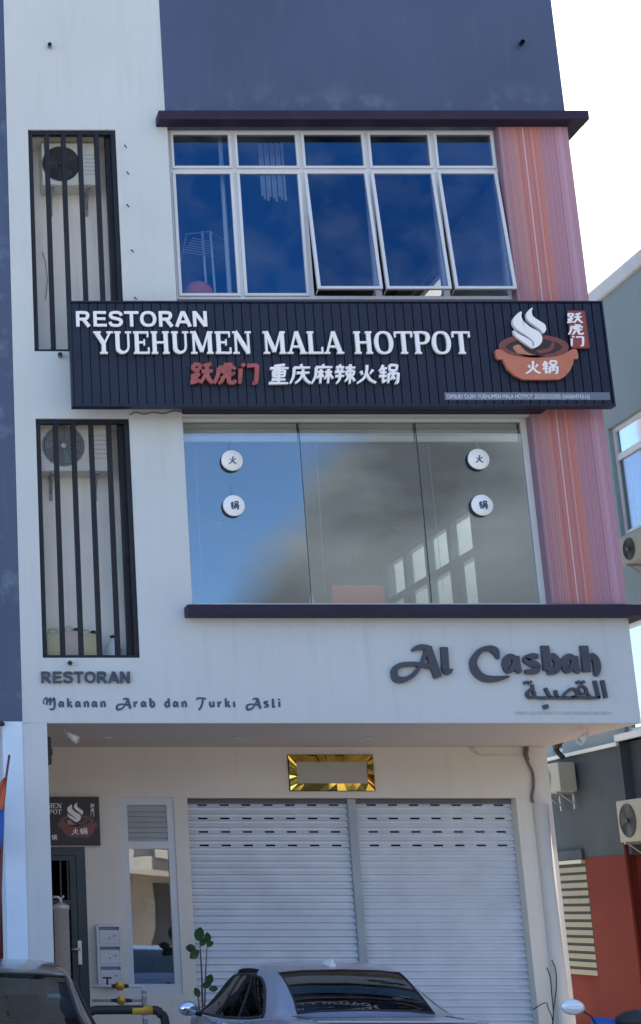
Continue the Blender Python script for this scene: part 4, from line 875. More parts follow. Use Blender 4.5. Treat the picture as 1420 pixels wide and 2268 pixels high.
while z > .2:
    if f is None: f = part('cross_bar', box(B(), x0, x1-.191, YG+.03, YG+.045, -.008, .008), DOORP, dr); f.location = Vector((0, 0, z))-OFF[dr.name]
    else: sub('cross_bar', f, dr, (0, 0, z))
    z -= .125
xh, zh = q(178, 2110, YG)
b = B(); box(b, xh-.03, xh+.02, YG-.0, YG+.019, zh-.14, zh+.14, .006); tube(b, [(xh-.005, YG-.045, zh+.04), (xh-.11, YG-.045, zh+.04)], .012, 8); tube(b, [(xh-.005, YG-.045, zh+.04), (xh-.005, YG+.01, zh+.04)], .012, 8); part('handle', b, mat('satin_handle', (.6,.6,.6), .3, metal=.8), dr)
# small sign over the door, partly behind the column
x1, z1 = q(219, 1765, YG-.08); z0 = qz(1872, YG-.08); x0 = x1-1.15
ss = thing('small_sign', 'small black restaurant sign with hotpot emblem above the grille door', 'sign', ((x0+x1)/2, YG-.05, z0))
part('board', box(B(), x0, x1, YG-.08, YG-.002, z0, z1, .004), mat('small_sign_black', (.022,.014,.018), .45), ss)
emblem(qx(119.5, 1768, YG-.08), z1-.035, .00046, YG-.081, .003, ss, SIGNDR, SIGNDR)
def mini(text, font, px_end, pyb, pyt):
    tot = sum(font[c][0] for c in text); zz0, zz1 = qz(pyb, YG-.085), qz(pyt, YG-.085); sc = (zz1-zz0)/10; xx = qx(px_end, pyb, YG-.085)-tot*sc; cur = 0
    for c in text:
        b_ = B(); glyph(b_, Plate(xx+cur*sc, zz0, sc, sc, YG-.081, .003), font[c][1]); part('letter', b_, SIGNW, ss); cur += font[c][0]
mini('YUEHUMEN', SERIF, 137, 1790, 1779); mini('HOTPOT', SERIF, 137, 1803, 1793)
for i, c in enumerate('辣火锅'):
    xx, zz = q(86+i*14, 1861, YG-.085); b = B(); glyph(b, Plate(xx, zz, .0068, .0066, YG-.081, .003, .1), HAN[c]); part('character', b, SIGNW, ss)
for i, c in enumerate('跃虎门'):
    xx, zz = q(200, 1789+i*10, YG-.085); b = B(); glyph(b, Plate(xx, zz, .005, .005, YG-.081, .003, .1), HAN[c]); part('character', b, SIGNW, ss)
# letter boxes
x0, z1 = q(213, 2050, YG-.1); x1, _ = q(268, 2050, YG-.1); z0 = qz(2182, YG-.1)
lb = thing('letterbox_unit', 'white three tier letterbox unit on the wall beside the grille door', 'letterbox', ((x0+x1)/2, YG, z0))
LBW = mat('letterbox_white', (.60,.63,.68), .4, var=.03, dirt=.15)
b = B(); h3 = (z1-z0)/3
box(b, x0, x0+.03, YG-.12, YG-.001, z0, z1); box(b, x1-.03, x1, YG-.12, YG-.001, z0, z1)
for k in range(4): box(b, x0+.03, x1-.03, YG-.12, YG-.001, z0+k*h3-.015, z0+k*h3+.015)
part('casing', b, LBW, lb)
for k in range(3):
    d = part('door', box(B(), x0+.032, x1-.032, YG-.119, YG-.10, z0+k*h3+.017, z0+(k+1)*h3-.05, .003), LBW, lb)
    b = B(); box(b, x0+.035, x1-.035, YG-.09, YG-.08, z0+(k+1)*h3-.042, z0+(k+1)*h3-.022); part('slot', b, PIPEG, lb)
    b = B(); xm = (x0+x1)/2; tube(b, [(xm, YG-.118, z0+k*h3+.08), (xm, YG-.124, z0+k*h3+.08)], .012, 10); box(b, x1-.11, x1-.06, YG-.1205, YG-.119, z0+k*h3+.10, z0+k*h3+.118); part('lock', b, PIPEG, d)
# stainless filter cylinder
xc = qx(137, 2060, 18.2)
t = thing('water_filter', 'upright stainless steel filter cylinder in front of the grille door', 'water filter', (xc, 18.2, .12))
zt_ = qz(2003, 18.2)-.12
part('cylinder', lathe(B(), [(.07, 0), (.07, .1), (.085, .12), (.085, zt_-.06), (.094, zt_-.055), (.094, zt_-.01), (.07, zt_), (.02, zt_+.02), (.001, zt_+.02)], (0,0,0), 'Z', 24), mat('brushed_cylinder', (.62,.58,.53), .3, metal=.35), t, local=True)
b = B(); tube(b, [(0, 0, zt_), (0, 0, zt_+.05), (-.03, 0, zt_+.08), (-.09, 0, zt_+.08)], .016, 8); tube(b, [(0, 0, zt_+.06), (.03, -.03, zt_+.09)], .012, 8); part('valve', b, STEEL, t, local=True)
# spot lamps and soffit discs
def spot(loc, lab, flip=1):
    t = thing('spot_lamp', lab, 'spot lamp', loc, 'spot lamps under the soffit', scale=.74)
    part('bracket', tube(B(), [(0, 0, 0), (0, 0, -.05), (.05*flip, -.03, -.11)], .013, 8), PIPEW, t, local=True)
    b_ = B(); lathe(b_, [(.035, 0), (.042, .03), (.062, .20), (.056, .20), (.03, .05), (.001, .05)], (0, 0, 0), 'Z', 18)
    o = part('lamp_head', b_, PIPEW, t, local=True); o.location = (.04*flip, -.02, -.09); o.rotation_euler = Vector((.75*flip, -.35, -.60)).to_track_quat('Z', 'Y').to_euler(); return t
x_, _ = q(143, 1608, L+.35); spot((x_, L+.38, ZS-.004), 'white spot lamp under the soffit near the left column')
x_, _ = q(1305, 1612, L+.5); spot((x_-.02, L+.5, ZS-.004), 'white spot lamp under the soffit at the right corner', -1)
for i, px in enumerate((240, 528, 820)):
    b = B(); x_ = qx(px, 1631, L+1.3); lathe(b, [(.001, 0), (.045, 0), (.045, -.012), (.035, -.018), (.001, -.018)], (x_, L+1.35, ZS-.005), 'Z', 18)
    tag(part('downlight', b, PIPEW), ('small round downlight in the soffit near the left end', 'small round downlight in the soffit left of the gold frame', 'small round downlight in the soffit above the gold frame')[i], 'downlight', 'soffit downlights')
b = B(); x_, z_ = q(109, 1665, L+.3); box(b, x_-.05, x_+.02, L+.25, L+.35, z_-.14, z_+.16, .01); box(b, x_-.06, x_+.035, L+.27, L+.33, z_-.04, z_+.04, .01); tag(part('wall_speaker', b, BLK), 'small black box fixed to the inner side of the left column', 'speaker')
# pipes with meters
YP = 18.6
pm = thing('water_meter_pipes', 'white riser pipe with two orange brass water meters below the letterboxes', 'water meter', (qx(318, 2260, YP), YP, .12))
b = B(); p = qpts([(205, 2184), (300, 2184), (316, 2186)], YP); zt_ = p[0][2]; xr2 = qx(319, 2200, YP)
tube(b, [(p[0][0], YP, zt_), (xr2-.04, YP, zt_), (xr2, YP, zt_-.04), (xr2, YP, .12)], .018, 10)
for z in (zt_-.09, zt_-.22, zt_-.33): tube(b, [(xr2, YP, z), (xr2, YP, z-.03)], .032, 10)
part('riser', b, PIPEW, pm)
tube(bb := B(), [(xr2, YP, zt_-.05), (xr2, YP, .12)], .030, 12); part('sleeve', bb, PIPEG, pm)
z2_ = qz(2216, YP)
b = B(); tube(b, [(qx(205, 2216, YP), YP, z2_), (xr2, YP, z2_)], .014, 8); part('lower_pipe', b, PIPEG, pm)
for z, px in ((zt_, 266), (z2_, 268)):
    xx = qx(px, 2190, YP)
    b = B(); lathe(b, [(.001, -.055), (.03, -.05), (.05, -.02), (.05, .02), (.03, .045), (.001, .05)], (xx, YP, z), 'X', 14); tube(b, [(xx, YP-.02, z+.02), (xx, YP-.06, z+.03)], .03, 12); m_ = part('meter', b, BRASS, pm)
    b = B()
    for s_ in (-1, 1): tube(b, [(xx+s_*.05, YP, z), (xx+s_*.12, YP, z)], [.024, .016], 8)
    part('coupling', b, BLK, m_)
xx = qx(238, 2180, YP); b = B(); tube(b, [(xx, YP, zt_), (xx, YP, zt_+.08)], .012, 8); tube(b, [(xx-.05, YP, zt_+.09), (xx+.05, YP, zt_+.09)], .01, 6); part('tap', b, BLK, pm)
# striped hoop
YH = 17.3
zh = qz(2237, YH); xh0 = qx(180, 2237, YH); xh1 = qx(365, 2237, YH)
hp = thing('hoop_barrier', 'black and yellow striped steel hoop guarding the water meters', 'barrier', ((xh0+xh1)/2, YH, .12))
pth = [(xh0, YH, .12), (xh0, YH, zh-.15), (xh0+.05, YH, zh-.04), (xh0+.15, YH, zh)]
pth2 = [(xh1-.14, YH, zh), (xh1-.05, YH, zh-.04), (xh1, YH, zh-.14), (xh1, YH, .12)]
b = B(); tube(b, cat(pth, 4)+cat([(xh0+.15, YH, zh)]+pth2, 4)[1:], .046, 12); part('hoop', b, BLK, hp)
part('yellow_band', tube(B(), [(qx(292, 2237, YH), YH, zh), (qx(337, 2237, YH), YH, zh)], .0475, 12), YEL, hp); part('yellow_band', tube(B(), [(xh1, YH, zh-.16), (xh1, YH, zh-.36)], .0475, 12), YEL, hp)
# potted plant in front of the shutter
xp = qx(446, 2230, 18.7)
pl = thing('potted_plant', 'thin stemmed plant with round dark leaves before the left shutter', 'plant', (xp, 18.7, .12))
part('pot', lathe(B(), [(.12, 0), (.16, .3), (.17, .3), (.17, .33), (.14, .33), (.13, .28), (.001, .28)], (0,0,0), 'Z', 18), mat('clay_pot', (.3,.12,.07), .8), pl, local=True)
def PL(px, py): x, z = q(px, py, 18.7); return (x-xp, 0, z-.12)
for st_ in ([(446, 2235), (447, 2160), (444, 2110), (443, 2095)], [(448, 2235), (456, 2150), (459, 2085)], [(446, 2235), (438, 2200), (434, 2192)]):
    b = B(); p = [PL(*a) for a in st_]; p[0] = (0, 0, .28); tube(b, p, [.014, .011, .008, .006][:len(p)] if len(p) > 3 else [.014, .008, .005], 7); part('stem', b, BARK, pl, local=True)
for (px, py, ang, sz) in ((440, 2072, 80, .16), (459, 2080, 95, .13), (424, 2100, 175, .13), (432, 2112, 215, .15), (448, 2088, 60, .11), (463, 2092, 40, .09), (462, 2172, 70, .13), (455, 2182, 20, .11), (437, 2200, 120, .12), (470, 2190, 10, .10)):
    b = B(); c = Vector(PL(px, py)); a = radians(ang); d = Vector((cos(a), -.25, sin(a))).normalized(); sd_ = Vector((-sin(a), .3*random.uniform(-1, 1), cos(a))).normalized(); n_ = 6; rows = []
    for i in range(n_+1):
        f = i/n_; wd = sz*.36*math.sin(pi*min(1, f*.93+.04))**.75; m_ = c+d*(f-.4)*sz+Vector((0, -.02*f*f, 0)); rows.append([b.verts.new(m_+sd_*wd+Vector((0, -.012, 0))), b.verts.new(m_), b.verts.new(m_-sd_*wd+Vector((0, -.012, 0)))])
    for i in range(n_):
        for j in range(2): b.faces.new((rows[i][j], rows[i][j+1], rows[i+1][j+1], rows[i+1][j])).smooth = True
    part('leaf', b, LEAF, pl, local=True)
# loose wires at the foot of the right pier
for i, ln in enumerate(([(1222, 2126), (1231, 2150), (1232, 2190), (1226, 2240), (1224, 2300)], [(1211, 2143), (1219, 2165), (1222, 2200), (1226, 2250), (1220, 2300)], [(1181, 2236), (1208, 2221), (1215, 2235), (1224, 2260), (1220, 2300)])):
    b = B(); tube(b, cat([tuple(p) for p in qpts(ln, YG-.13)], 5), .006, 6)
    tag(part('loose_wire', b, BLK), ('outermost loose black wire curving down the right pier', 'inner loose black wire curving down the right pier', 'lowest loose wire crossing the pipe boxing')[i], 'wire', 'loose wires at the right pier')

# ================================================================== left neighbour
LN = thing('neighbour_shophouse', 'dark slate neighbour building with pale blue column at the left edge', 'building', (XL-3, L, 0))
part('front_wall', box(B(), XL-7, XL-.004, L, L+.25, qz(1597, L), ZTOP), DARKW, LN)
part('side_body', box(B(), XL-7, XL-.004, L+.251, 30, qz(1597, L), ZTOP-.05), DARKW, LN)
x0c = qx(5, 1600, L)
part('pale_column', box(B(), x0c, XL-.002, L-.004, L+.5, .1, qz(1598, L)), PALEB, LN)
part('shopfront_wall', box(B(), XL-7, x0c+.1, L+.9, L+1.1, .1, qz(1590, L)), REDR, LN)
# torn flag on a slanting pole
fl = thing('flag', 'furled orange and blue flag on a slanting pole before the pale column', 'flag', (qx(4, 1800, L-.3), L-.3, .1))
b = B(); p = qpts([(0, 1950), (8, 1780), (14, 1720), (21, 1672)], L-.3); p[0] = (p[0][0]-.1, L-.3, .3); tube(b, p, .013, 8); part('pole', b, mat('flag_pole', (.12,.05,.05), .5), fl)
FR = mat('flag_orange', (.62,.14,.06), .8, var=.1); FB = mat('flag_blue', (.03,.10,.40), .8, var=.1)
def cloth(px, m):
    b_ = B(); rows = []
    for i, (py, xa, xc) in enumerate(px):
        rows.append([b_.verts.new((q(xa+(xc-xa)*k/5, py, L-.32)[0], L-.32+.03*sin(k*2.1+i), q(0, py, L-.32)[1])) for k in range(6)])
    for i in range(len(rows)-1):
        for k in range(5): b_.faces.new((rows[i][k], rows[i][k+1], rows[i+1][k+1], rows[i+1][k])).smooth = True
    return b_
part('orange_stripe', cloth([(1722, 9, 13), (1745, -8, 12), (1770, -22, 10), (1792, -34, 9)], 0), FR, fl)
part('blue_stripe', cloth([(1792, -34, 9), (1830, -40, 9), (1870, -45, 5), (1890, -48, -2)], 0), FB, fl)
t = thing('wall_hook_lamp', 'small dark fitting on top corner of the pale column', 'fitting', (qx(4, 1604, L-.05), L-.05, qz(1604, L)))
part('body', lathe(B(), [(.001, -.03), (.03, -.02), (.035, .01), (.001, .03)], (0,0,0), 'Z', 12), BLK, t, local=True)

# ================================================================== right neighbour (its long side faces the alley)
NX = 12.0; NY0, NY1 = 12.0, 28.6
NB = thing('alley_building', 'teal grey building across the alley with grey and brick red lower walls', 'building', (NX, 20, 0))
zr = qs(1307, 667, NX)[1]; zband = qs(1378, 1641, NX)[1]; zred = qs(1350, 1896, NX)[1]
zw1, zw0 = qs(1347, 950, NX)[1], qs(1372, 1190, NX)[1]
yA = qs(1346, 950, NX)[0]; yB = NY0
# window openings (y0,y1,z0,z1)
U = (yB+1, yA, zw0, zw1)
zl1 = qs(1400, 1375, NX)[1]; yL = qs(1400, 1450, NX)[0]
V_ = (yB+1, yL, zband+.05, zl1)
s1 = (qs(1246, 1660, NX)[0], qs(1225, 1660, NX)[0], zband+.05, zband+1.5)
s2 = (qs(1415, 1610, NX)[0], qs(1380, 1610, NX)[0], zband+.05, zband+.9)
part('upper_wall', wall_x(B(), NY0, NY1, zband, zr, NX, NX+.25, [U, (yB+1, qs(1381, 1600, NX)[0], zband+.1, zl1), (s1[0], s1[1], zband+.05, zband+1.4)]), TEAL, NB)
part('grey_wall', box(B(), NX, NX+.25, qs(1384, 1750, NX)[0], NY1, zred, zband-.001), GREYR, NB)
part('grey_wall', box(B(), NX+.15, NX+.3, NY0, qs(1384, 1750, NX)[0]-.001, zred, zband-.001), GREYR, NB)
part('red_wall', box(B(), NX-.01, NX+.25, qs(1400, 2000, NX)[0], qs(1303, 1950, NX)[0], 0, zred-.001), REDR, NB)
part('red_wall', box(B(), NX+.14, NX+.3, NY0, qs(1400, 2000, NX)[0]-.001, 0, zred-.001), REDR, NB)
part('red_wall', box(B(), NX+.12, NX+.3, qs(1303, 1950, NX)[0]+.001, NY1, 0, zred-.001), REDR, NB)
b = B(); box(b, NX-.06, NX+.3, NY0-.06, NY1+.06, zr-.13, zr+.10, .01); part('parapet_cap', b, mat('cap_white', (.6,.62,.66), .7), NB)
b = B(); box(b, NX-.045, NX+.12, qs(1384, 1750, NX)[0]+.02, NY1, zband-.06, zband-.002); part('string_course', b, PIPEW, NB)
b = B(); box(b, NX-.07, NX+.2, NY0, qs(1384, 1750, NX)[0]-.002, zband+.0, zband+.1); part('string_course', b, PIPEW, NB)
part('far_wall', box(B(), NX+.26, NX+8, NY1-.25, NY1, 0, zr-.14), TEAL, NB)
part('near_wall', box(B(), NX+.31, NX+8, NY0, NY0+.25, 0, zr-.14), TEAL, NB)
part('roof', box(B(), NX+.3, NX+8, NY0+.26, NY1-.26, zr-.6, zr-.3), GREYR, NB)
def wgrid(y0, y1, z0, z1, ztr, step, name='window'):
    b_ = B(); X0, X1 = NX+.06, NX+.13
    box(b_, X0, X1, y0, y1, z1-.06, z1); box(b_, X0, X1, y0, y1, z0, z0+.06)
    if ztr: box(b_, X0+.001, X1-.001, y0, y1, ztr-.05, ztr+.05)
    ys = [y1-i*step for i in range(int((y1-y0)/step)+1)]+[y0+.04]
    for y in ys: box(b_, X0+.002, X1-.002, y-.06, y, z0+.06, z1-.06)
    w_ = part(name, b_, FRAME, NB)
    for i in range(len(ys)-1):
        for a, c in (((z0+.06, ztr-.05), (ztr+.05, z1-.06)) if ztr else ((z0+.06, z1-.06),)):
            if ys[i]-.06-ys[i+1] > .1: part('pane', box(B(), X0+.03, X0+.04, ys[i+1], ys[i]-.06, a, c), G_NB if a < (ztr or 0) else G_PALE, w_)
    return w_
G_NB = glass('neighbour_glass', (.7,.74,.8), .12, .02, .5)
G_PALE = glass('pale_reflecting_glass', (.45,.6,.7), .55, .05, .8)
wgrid(U[0], U[1]-.01, U[2]+.01, U[3]-.01, qs(1356, 1016, NX)[1], 1.35)
wgrid(yB+1, qs(1381, 1600, NX)[0]-.01, zband+.11, zl1-.01, None, 1.6)
wgrid(s1[0]+.01, s1[1]-.01, zband+.06, zband+1.39, None, 3)
part('room_backing', box(B(), NX+1.2, NX+1.25, NY0+.3, NY1-.3, .1, zr-.62), DARKROOM, NB)
# blue curtain in the upper window
b = B()
for k in range(60):
    y = U[1]-.1-k*.09
    if y > U[0]: tube(b, [(NX+.3+.03*(k % 2), y, U[2]-.1), (NX+.3+.03*(k % 2), y, U[3]-.45)], .05, 6, False)
tag(part('long_curtain', b, mat('mauve_curtain', (.26,.27,.42), .9)), 'mauve grey curtain drawn across the upper window beyond the alley', 'curtain')
# beige louvre bay
ya, yb_ = qs(1303, 1950, NX)[0]+.03, qs(1236, 1950, NX)[0]+.6
z1, z0 = qs(1290, 1905, NX)[1], qs(1308, 2160, NX)[1]
lv = thing('louvre_screen', 'beige horizontal louvre screen in the brick red wall', 'louvre screen', (NX+.05, ya, z0))
part('head', box(B(), NX-.05, NX+.12, ya, yb_, z1+.01, z1+.17), GREYR, lv)
part('top_rail', box(B(), NX-.06, NX+.12, ya+.02, yb_, z1-.05, z1+.005), mat('cream_rail', (.5,.48,.42), .6), lv)
n = 14; pit = (z1-.06-z0)/n; f = None
for i in range(n):
    if f is None: f = part('slat', box(B(), NX+.0, NX+.03, ya+.02, yb_, 0, pit*.62), OLIVE, lv); f.location = Vector((0, 0, z0))-OFF[lv.name]
    else: sub('slat', f, lv, (0, 0, z0+i*pit))
part('backing', box(B(), NX+.06, NX+.11, ya+.02, yb_, z0, z1), BLK, lv)
# condensers on the alley wall (facing -X)
def side_unit(px, py, w, h, lab):
    Y_, Z_ = qs(px, py, NX-.2); return condenser(lab, (NX-.2, Y_, Z_), w, h, rz=-pi/2)
Y1, Z1 = qs(1368, 1868, NX-.2); condenser('large beige condenser over the brick red alley wall', (NX-.17, Y1-.80, Z1), .95, .62, rz=-pi/2, dark=True)
Y1, Z1 = qs(1378, 1240, NX-.2); condenser('grey condenser below the curtained alley window', (NX-.2, Y1-.66, Z1-.16), .8, .42, rz=-pi/2, dark=True)
Y1, Z1 = qs(1262, 1752, NX-.2); condenser('small condenser on the grey alley wall, half behind the pier', (NX-.2, Y1+.42, Z1), .8, .48, rz=-pi/2)
tag(part('coiled_hose', tube(B(), cat([(NX-.25, Y1+.0, Z1+.55), (NX-.3, Y1+.1, Z1+.7), (NX-.25, Y1-.05, Z1+.85), (NX-.22, Y1-.12, Z1+1.0), (NX-.1, Y1-.1, Z1+1.12)], 5), .045, 8), BLK), 'black hose bundle rising from the small alley condenser', 'hose')
part_ = tag(part('alley_downpipe', tube(B(), [(NX-.06, qs(1404, 1950, NX)[0], 0), (NX-.06, qs(1404, 1950, NX)[0], zred+.4)], .035, 10), REDR), 'brick red downpipe at the step of the alley wall', 'pipe')
structure('alley_ground', box(B(), 11.001, 60, 16.3, 60, -.019, .02), CONC)

# ================================================================== cars (local: +y is the car's nose, origin on the ground under the tail)
def loft(name, rows, m, parent, smooth=True):
    b_ = B(); R_ = [[b_.verts.new(p) for p in r] for r in rows]
    for i in range(len(R_)-1):
        for j in range(len(R_[0])-1):
            f_ = b_.faces.new((R_[i][j], R_[i][j+1], R_[i+1][j+1], R_[i+1][j])); f_.smooth = smooth
    return part(name, b_, m, parent, local=True)
def lerp(a, b_, t): return tuple(a[i]+(b_[i]-a[i])*t for i in range(3))
def catm(keys, n):
    out = cat(keys, n); return out
def sedan_like(t, paint, spec):
    """body skin as a cross-section loft; glass as separate curved patches seated in it"""
    st = spec['stations']            # (y, half width low, belt z, half width belt, roof z, half width roof)
    K = cat(st, 4); rows = []
    for y, wl, zb_, wb, zr_, wr in K:
        half = [(wl*.93, y, .20), (wl, y, .34), (wl*1.012, y, .55), (wb*1.01+.02, y, zb_-.18), (wb+.012, y, zb_-.06), (wb, y, zb_-.012), (wb-.03, y, zb_)]
        if zr_ > zb_+.05:
            h = zr_-zb_
            for f in (.25, .5, .75): half.append((wb-.03+(wr-wb+.03)*f+.018*sin(pi*f), y, zb_+(h-.06)*f))
            half += [(wr, y, zr_-.055), (wr-.045, y, zr_-.022), (wr*.6, y, zr_-.004), (0, y, zr_+.004)]
        else:
            half += [(wb*.94-.03, y, zb_+.003), (wb*.88-.03, y, zb_+.006), (wb*.82-.03, y, zb_+.008), (wb*.76, y, zb_+.010), (wb*.6, y, zb_+.014), (wb*.35, y, zb_+.018), (0, y, zb_+.02)]
        rows.append([(-a, b2, c) for a, b2, c in half]+[(a, b2, c) for a, b2, c in half[:-1]][::-1])
    b_ = B(); R_ = [[b_.verts.new(p) for p in r] for r in rows]; skip = spec.get('skip')
    for i in range(len(R_)-1):
        for j in range(len(R_[0])-1):
            if skip and skip(i, j, len(R_[0])-1, K): continue
            b_.faces.new((R_[i][j], R_[i][j+1], R_[i+1][j+1], R_[i+1][j])).smooth = True
    b_.faces.new(R_[0]); b_.faces.new(R_[-1][::-1]); part('body', b_, paint, t, local=True)
    return K, rows
def glass_from(K, rows, t, sel, name, m, off=.0, lab=None):
    b_ = B(); cache = {}
    def V(i, j):
        if (i, j) not in cache: cache[i, j] = b_.verts.new(rows[i][j])
        return cache[i, j]
    for i in range(len(rows)-1):
        for j in range(len(rows[0])-1):
            if sel(i, j): b_.faces.new((V(i, j), V(i, j+1), V(i+1, j+1), V(i+1, j))).smooth = True
    bmesh.ops.recalc_face_normals(b_, faces=b_.faces)
    cen = Vector((0, sum(r[0][1] for r in rows)/len(rows), .6))
    for v in b_.verts:
        n = v.normal if v.normal.dot(v.co-cen) > 0 else -v.normal
        v.co += n*off
    return part(name, b_, m, t, label=lab, local=True)
def wheel(t, x, y, r=.31):
    s_ = 1 if x > 0 else -1
    w_ = part('wheel', lathe(B(), [(r*.55, -.1), (r*.92, -.1), (r, -.07), (r, .07), (r*.92, .1), (r*.55, .1)], (x, y, r), 'X', 28), BLK, t, local=True)
    b_ = B(); lathe(b_, [(r*.60, -.06), (r*.60, .09), (r*.52, .095), (.05, .07), (.001, .075)] if s_ > 0 else [(r*.60, .06), (r*.60, -.09), (r*.52, -.095), (.05, -.07), (.001, -.075)], (x, y, r), 'X', 24); part('rim', b_, STEEL, w_, local=True)
    for k in range(5):
        a = k*1.2566; b_ = B(); tube(b_, [(x+s_*.085, y+.04*cos(a), r+.04*sin(a)), (x+s_*.10, y+r*.55*cos(a), r+r*.55*sin(a))], .02, 6); part('spoke', b_, STEEL, w_, local=True)
SILV = mat('silver_blue_car_paint', (.36, .41, .52), .34, metal=.35, var=.02, coat=.8)
SILV2 = mat('warm_silver_car_paint', (.12, .125, .14), .34, metal=.35, var=.03, coat=.8, dirt=.1)
INT = mat('car_interior', (.014,.016,.018), .8)
TAIL = mat('tail_lamp_red', (.22,.01,.015), .12, coat=.5)
# --- sedan seen from behind
sedan = thing('parked_sedan', 'silver blue sedan parked nose in before the shutters, seen from behind', 'car', (4.16, 12.62, 0))
sp = {'stations': [(0.0,.72,.93,.70,.93,.50), (.06,.82,1.00,.76,1.00,.50), (.25,.87,1.055,.79,1.055,.50), (.55,.88,1.06,.80,1.06,.50), (.74,.88,1.055,.81,1.08,.60), (.95,.88,1.04,.82,1.20,.585), (1.20,.885,1.02,.83,1.32,.57), (1.45,.885,1.00,.84,1.40,.565), (1.80,.89,.98,.85,1.445,.575), (2.20,.89,.96,.855,1.455,.59), (2.60,.89,.95,.855,1.43,.59), (2.90,.89,.945,.85,1.38,.58), (3.3,.89,.94,.84,1.22,.60), (3.65,.885,.93,.82,1.05,.66), (3.82,.88,.92,.81,.95,.6), (4.0,.87,.87,.78,.87,.5), (4.35,.82,.78,.70,.78,.5), (4.5,.70,.66,.6,.66,.4)]}
def body_rows(spec):
    K = cat(spec['stations'], 4); return K
# which loft cells are glass: side = columns 6..9 (and mirrored), top = the middle columns
def fi(K, y): return min(range(len(K)), key=lambda i: abs(K[i][0]-y))
K0 = body_rows(sp); iQ, iC, iA = fi(K0, 1.10), fi(K0, 1.02), fi(K0, 3.30)
r0, r1 = fi(K0, .78), fi(K0, 1.42); w0, w1 = fi(K0, 2.82), fi(K0, 3.56); nc = 26
def side_sel(i, j):
    jj = j if j < 13 else 25-j
    if not (6 <= jj <= 9): return False
    if jj == 9 and not (fi(K0, 1.9) <= i < fi(K0, 2.6)): return False
    if jj == 8 and not (fi(K0, 1.75) <= i < fi(K0, 2.85)): return False
    if jj == 7 and not (fi(K0, 1.6) <= i < fi(K0, 3.0)): return False
    if jj == 6 and not (fi(K0, 1.45) <= i < fi(K0, 3.2)): return False
    return True
rear_sel = lambda i, j: 11 <= j <= 14 and r0 <= i < r1
ws_sel = lambda i, j: 11 <= j <= 14 and w0 <= i < w1
sp['skip'] = lambda i, j, n, K: side_sel(i, j) or rear_sel(i, j) or ws_sel(i, j)
K, rows = sedan_like(sedan, SILV, sp)
glass_from(K, rows, sedan, rear_sel, 'rear_window', G_CAR, .0); glass_from(K, rows, sedan, ws_sel, 'windscreen', G_CAR, .0)
def rowpt(rows_, K_, y, j):
    j0 = int(math.floor(j)); jf = j-j0; j1 = min(j0+1, len(rows_[0])-1)
    for i in range(len(K_)-1):
        if K_[i][0] <= y <= K_[i+1][0]:
            f_ = (y-K_[i][0])/(K_[i+1][0]-K_[i][0]+1e-9)
            return lerp(lerp(rows_[i][j0], rows_[i+1][j0], f_), lerp(rows_[i][j1], rows_[i+1][j1], f_), jf)
    return rows_[-1][j0]
def side_patch(rows_, K_, t, shape, split, m):
    """shape: list of (jf, y_rear, y_front); panes between the split lines, with black seals"""
    prof_ = cat([tuple(a) for a in shape], 3)
    for s_ in (-1, 1):
        def P_(jf, y):
            jj = jf if s_ < 0 else 26-jf
            p = Vector(rowpt(rows_, K_, y, jj)); return p+Vector((s_*.007, 0, .002))
        cuts = [0]+split+[1]
        for a_, c_ in zip(cuts[:-1], cuts[1:]):
            b_ = B(); R_ = []
            for jf, ya_, yf_ in prof_:
                R_.append([b_.verts.new(P_(jf, ya_+(yf_-ya_)*(a_+(c_-a_)*k/8))) for k in range(9)])
            for i in range(len(R_)-1):
                for k in range(8): b_.faces.new((R_[i][k], R_[i][k+1], R_[i+1][k+1], R_[i+1][k])).smooth = True
            w_ = part('side_window', b_, m, t, local=True)
            loop = [P_(pf[0], pf[1]+(pf[2]-pf[1])*a_) for pf in prof_]+[P_(prof_[-1][0], prof_[-1][1]+(prof_[-1][2]-prof_[-1][1])*(a_+(c_-a_)*k/8)) for k in range(1, 9)]+[P_(pf[0], pf[1]+(pf[2]-pf[1])*c_) for pf in prof_[::-1]][1:]+[P_(prof_[0][0], prof_[0][1]+(prof_[0][2]-prof_[0][1])*(c_-(c_-a_)*k/8)) for k in range(1, 9)]
            b_ = B(); tube(b_, loop, .011, 5, False); part('seal', b_, BLK, w_, local=True)
side_patch(rows, K, sedan, [(6.1, 1.02, 3.52), (7.0, 1.10, 3.30), (8.0, 1.26, 3.10), (9.0, 1.48, 2.90), (9.5, 1.70, 2.66)], [.30, .62], G_CARS)
for j in (6, 20):                                    # belt moulding, pillars and glass trims
    jj = j; b = B(); tube(b, [rowpt(rows, K, 1.0+.1*k, jj) for k in range(25)], .008, 5); part('belt_moulding', b, BLK, sedan, local=True)
b = B(); tube(b, [Vector(rows[r1][j])+Vector((0, 0, .002)) for j in range(11, 16)], .008, 5); tube(b, [Vector(rows[r0][j])+Vector((0, 0, .004)) for j in range(11, 16)], .010, 5)
for j in (11, 15): tube(b, [Vector(rows[i][j])+Vector((0, 0, .003)) for i in range(r0, r1+1)], .008, 5)
part('rear_window_seal', b, BLK, sedan, local=True)
b = B(); zf = 1.447; v_ = [b.verts.new(p) for p in ((-.035, 1.62, zf-.02), (.035, 1.62, zf-.02), (.03, 1.90, zf), (-.03, 1.90, zf), (0, 1.63, zf+.045), (0, 1.70, zf+.035))]
for f_ in ((0, 1, 4), (1, 2, 5, 4), (2, 3, 5), (3, 0, 4, 5), (0, 3, 2, 1)): b.faces.new([v_[i] for i in f_])
part('roof_antenna', b, PIPEW, sedan, local=True)
